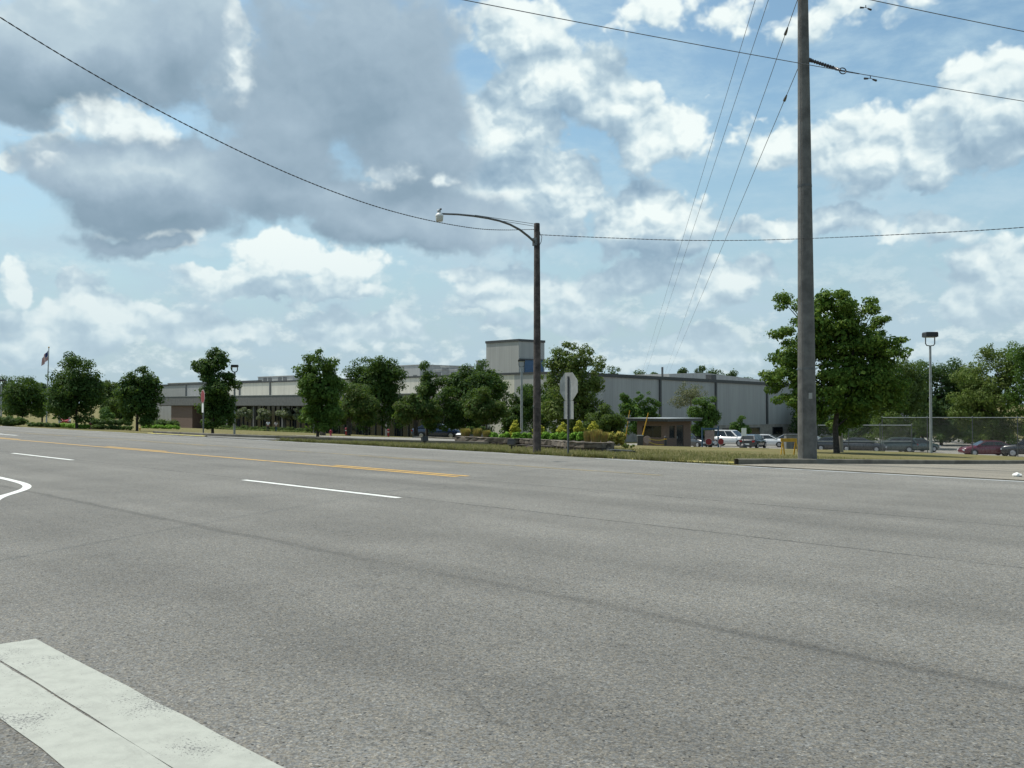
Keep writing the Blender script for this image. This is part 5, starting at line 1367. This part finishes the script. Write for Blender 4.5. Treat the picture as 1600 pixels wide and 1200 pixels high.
    b = MB(); b.box((st[0][0] - .004, 0, .50), (.03, .5, .14)); b.build('number_plate', M['white_paint'], t)
    return t


car('sedan_car', 'maroon saloon car parked side-on behind the fence at the right edge', 1540, 92, R(176), 'sedan', 'maroon')
car('dark_van', 'black people carrier cut by the right edge of the picture, behind the maroon car', 1611, 90, R(150), 'suv', 'black')
car('hatchback_car', 'dark green hatchback behind the lower fence panel, left of the fence corner post', 1396, 99, R(170), 'hatch', 'greenish')
car('sedan_car', 'charcoal car with bright glints seen through the fence right of the big maple trunk', 1347, 98, R(-25), 'sedan', 'charcoal')
car('sedan_car', 'grey-green car by the fence, left of the right-hand lamp post', 1432, 101, R(20), 'sedan', 'greenish')
car('sedan_car', 'charcoal car behind the trunk of the big maple', 1304, 100, R(-15), 'sedan', 'charcoal')
car('sedan_car', 'silver car half hidden behind the right side of the concrete pole', 1272, 104, R(-30), 'sedan', 'silver')
car('sedan_car', 'white saloon car left of the yellow sawhorse', 1199, 112, R(-22), 'sedan', 'white')
car('sedan_car', 'silver saloon car behind the yellow sawhorse', 1240, 116, R(-24), 'sedan', 'silver')
car('hatchback_car', 'dark charcoal hatchback between the white gate sign and the white saloon', 1177, 106, R(58), 'hatch', 'charcoal')
car('white_van', 'white people carrier seen side-on between the blue frame and the white gate sign', 1142, 113, R(-38), 'suv', 'white')
car('hatchback_car', 'dark car with a pale roof close to the guard house door', 1088, 106, R(-62), 'hatch', 'charcoal')
car('sedan_car', 'blue car in the deep shade under the trees in front of the factory', 684, 92, R(-6), 'sedan', 'blue')
car('sedan_car', 'red car under the trees right of the flagpole', 103, 205, R(-70), 'sedan', 'red')


# ---------------------------------------------------------------- people
M['skin'] = mat('skin', (.22, .12, .085), .5, vary=.05); M['hair'] = mat('dark hair', (.02, .016, .013), .7)
M['cloth_white'] = mat('white shirt cloth', (.62, .62, .64), .85); M['cloth_grey'] = mat('light grey shirt cloth', (.40, .38, .37), .85)
M['cloth_dark'] = mat('dark trousers cloth', (.02, .022, .028), .9); M['cloth_teal'] = mat('teal trousers cloth', (.035, .075, .075), .9); M['shoe'] = mat('black shoes', (.015, .015, .015), .6)


def skin(name, nodes, edges, material, parent, root=0, sub=2):
    me = bpy.data.meshes.new(name); me.from_pydata([n[:3] for n in nodes], edges, []); o = bpy.data.objects.new(name, me); COL.objects.link(o)
    m = o.modifiers.new('skin', 'SKIN'); m.use_smooth_shade = True
    for i, n in enumerate(nodes): v = me.skin_vertices[0].data[i]; v.radius = (n[3], n[4] if len(n) > 4 else n[3]); v.use_root = i == root
    s_ = o.modifiers.new('sub', 'SUBSURF'); s_.levels = sub; s_.render_levels = sub
    bpy.context.view_layer.update(); dg = bpy.context.evaluated_depsgraph_get()
    nm = bpy.data.meshes.new_from_object(o.evaluated_get(dg)); o.modifiers.clear(); o.data = nm; nm.materials.clear(); nm.materials.append(material); nm.polygons.foreach_set('use_smooth', [True] * len(nm.polygons))
    o.parent = parent
    return o


def person(label, px, dd, rz, top, legs, lean, stride, h=1.72):
    t = thing('person', label, 'person', at(px, dd), rz, None); k = h / 1.72
    N, E = [], []
    def add(x, y, z, r_, pa=None, r2=None):
        N.append((x * k, y * k, z * k, r_ * k, (r2 or r_) * k)); i = len(N) - 1
        if pa is not None: E.append((pa, i))
        return i
    pel = add(0, 0, .95, .135, None, .11); sp = add(0, .0, 1.12, .12, pel, .10); ch = add(0, .0 + lean * .4, 1.32, .15, sp, .11); nk = add(0, lean * .7, 1.46, .06, ch); h0 = add(0, lean + .01, 1.54, .068, nk, .08); h1 = add(0, lean + .01, 1.62, .075, h0, .09); h2 = add(0, lean, 1.69, .055, h1, .065)
    add(0, lean + .105, 1.585, .014, h0)
    for s_ in (-1, 1): add(s_ * .082, lean, 1.59, .014, h0)
    arms, lg = [], []
    for s_ in (-1, 1):
        sw = s_ * stride
        sh = add(s_ * .18, lean * .5, 1.40, .062, ch); el = add(s_ * .245, -sw * .25 - .02, 1.13, .045, sh); wr = add(s_ * .25, -sw * .45 + .06, .89, .030, el)
        pa = add(s_ * .25, -sw * .48 + .08, .82, .030, wr, .018)
        for f, (fx, ln) in enumerate(((-.026, .060), (-.009, .072), (.009, .067), (.025, .052))):
            a = add(s_ * .25 + .004 * s_, -sw * .48 + .09 + fx, .775, .009, pa); a2 = add(s_ * .245, -sw * .48 + .10 + fx, .775 - ln * .55, .0085, a); add(s_ * .235, -sw * .48 + .105 + fx, .775 - ln, .0075, a2)
        th = add(s_ * .225, -sw * .48 + .115, .825, .010, pa); add(s_ * .215, -sw * .48 + .135, .785, .009, th)
        arms.append((sh, el)); hp = add(s_ * .095, 0, .88, .098, pel); kn = add(s_ * .10, sw * .32 + .03, .50, .066, hp); an = add(s_ * .10, sw * .55 - .03, .10, .042, kn); to = add(s_ * .115, sw * .55 + .11, .035, .036, an); lg.append((hp, kn, an, to))
    skin('body', N, E, M['skin'], t)
    q = lambda i, f: (N[i][0], N[i][1], N[i][2], N[i][3] * f, N[i][4] * f)
    SN = [q(pel, 1.14), q(sp, 1.22), q(ch, 1.16), (N[nk][0], N[nk][1], N[nk][2] - .03 * k, .075 * k)]; SE = [(0, 1), (1, 2), (2, 3)]
    for sh, el in arms:
        b0 = len(SN); e_ = [N[sh][j] * .3 + N[el][j] * .7 for j in range(3)]; SN += [q(sh, 1.28), (*e_, .062 * k)]; SE += [(2, b0), (b0, b0 + 1)]
    skin('shirt', SN, SE, top, t)
    TN = [(0, 0, 1.0 * k, .135 * k, .115 * k), q(pel, 1.10)]; TE = [(0, 1)]
    for hp, kn, an, to in lg:
        b0 = len(TN); TN += [q(hp, 1.12), q(kn, 1.22), (N[an][0], N[an][1], N[an][2] + .02, .056 * k)]; TE += [(1, b0), (b0, b0 + 1), (b0 + 1, b0 + 2)]
    skin('trousers', TN, TE, legs, t, 1)
    skin('hair', [(0, (lean - .015) * k, 1.60 * k, .080 * k, .088 * k), (0, (lean - .01) * k, 1.68 * k, .068 * k, .078 * k), (0, (lean - .04) * k, 1.55 * k, .07 * k, .06 * k)], [(0, 1), (0, 2)], M['hair'], t)
    for hp, kn, an, to in lg:
        a, c = N[an], N[to]; skin('shoe', [(a[0], a[1] - .02, .065, .052), (a[0], a[1] + .06, .05, .05), (c[0], c[1] + .02, .042, .044)], [(0, 1), (1, 2)], M['shoe'], t)


person('person in a white shirt and dark trousers walking on the lawn, seen from behind', 419, 141, R(8), M['cloth_white'], M['cloth_dark'], .03, .45)
person('person in a light grey shirt and teal trousers walking beside the one in white', 431.5, 141, R(-4), M['cloth_grey'], M['cloth_teal'], .05, -.40, 1.68)

# ---------------------------------------------------------------- grass blades along the near lawn
r = np.random.default_rng(5); n = 90000
u = r.uniform(8, 48, n); v = 19.36 + 14 * r.random(n) ** 2.2
x = -ST * u + CT * v; y = CT * u + ST * v
ok = ~((u < 13.95) & (v > 19.3)) & ~((u > 32.5) & (v > 27)) & ~((u > 34) & (v < 24))
x, y = x[ok], y[ok]; n = len(x); z = H(x, y) - .01
a = r.uniform(0, 2 * math.pi, n); hh = r.uniform(.035, .10, n) * (1 + .7 * (r.random(n) > .95)); o = np.stack([np.cos(a), np.sin(a), 0 * a], 1)
p = np.stack([x, y, z], 1); tip = p + o * (hh * .5)[:, None] + np.array([0, 0, 1]) * hh[:, None]; s_ = np.stack([-np.sin(a), np.cos(a), 0 * a], 1) * .011
uw = r.uniform(15, 34, 60); kk = r.integers(0, 60, 6000); u2 = uw[kk] + r.normal(size=6000) * .18; v2 = 19.34 + np.abs(r.normal(size=6000)) * .10
P2 = np.stack([-ST * u2 + CT * v2, CT * u2 + ST * v2], 1); z2 = H(P2[:, 0], P2[:, 1]) - .01; a2 = r.uniform(0, 6.283, 6000); h2 = r.uniform(.05, .19, 6000); o2 = np.stack([np.cos(a2), np.sin(a2), 0 * a2], 1)
p2_ = np.stack([P2[:, 0], P2[:, 1], z2], 1); t2 = p2_ + o2 * (h2 * .6)[:, None] + np.array([0, 0, 1]) * h2[:, None]; s2 = np.stack([-np.sin(a2), np.cos(a2), 0 * a2], 1) * .012
p = np.concatenate([p, p2_]); tip = np.concatenate([tip, t2]); s_ = np.concatenate([s_, s2])
M['blade'] = leaf_mat('dry grass blades', (.17, .165, .06), (.26, .215, .11), (.13, .145, .045), .2)
gq = quads('grass', np.stack([p - s_, p + s_, tip], 1), M['blade']); tag(gq, 'short dry grass blades on the roadside lawn', 'grass', kind='stuff')
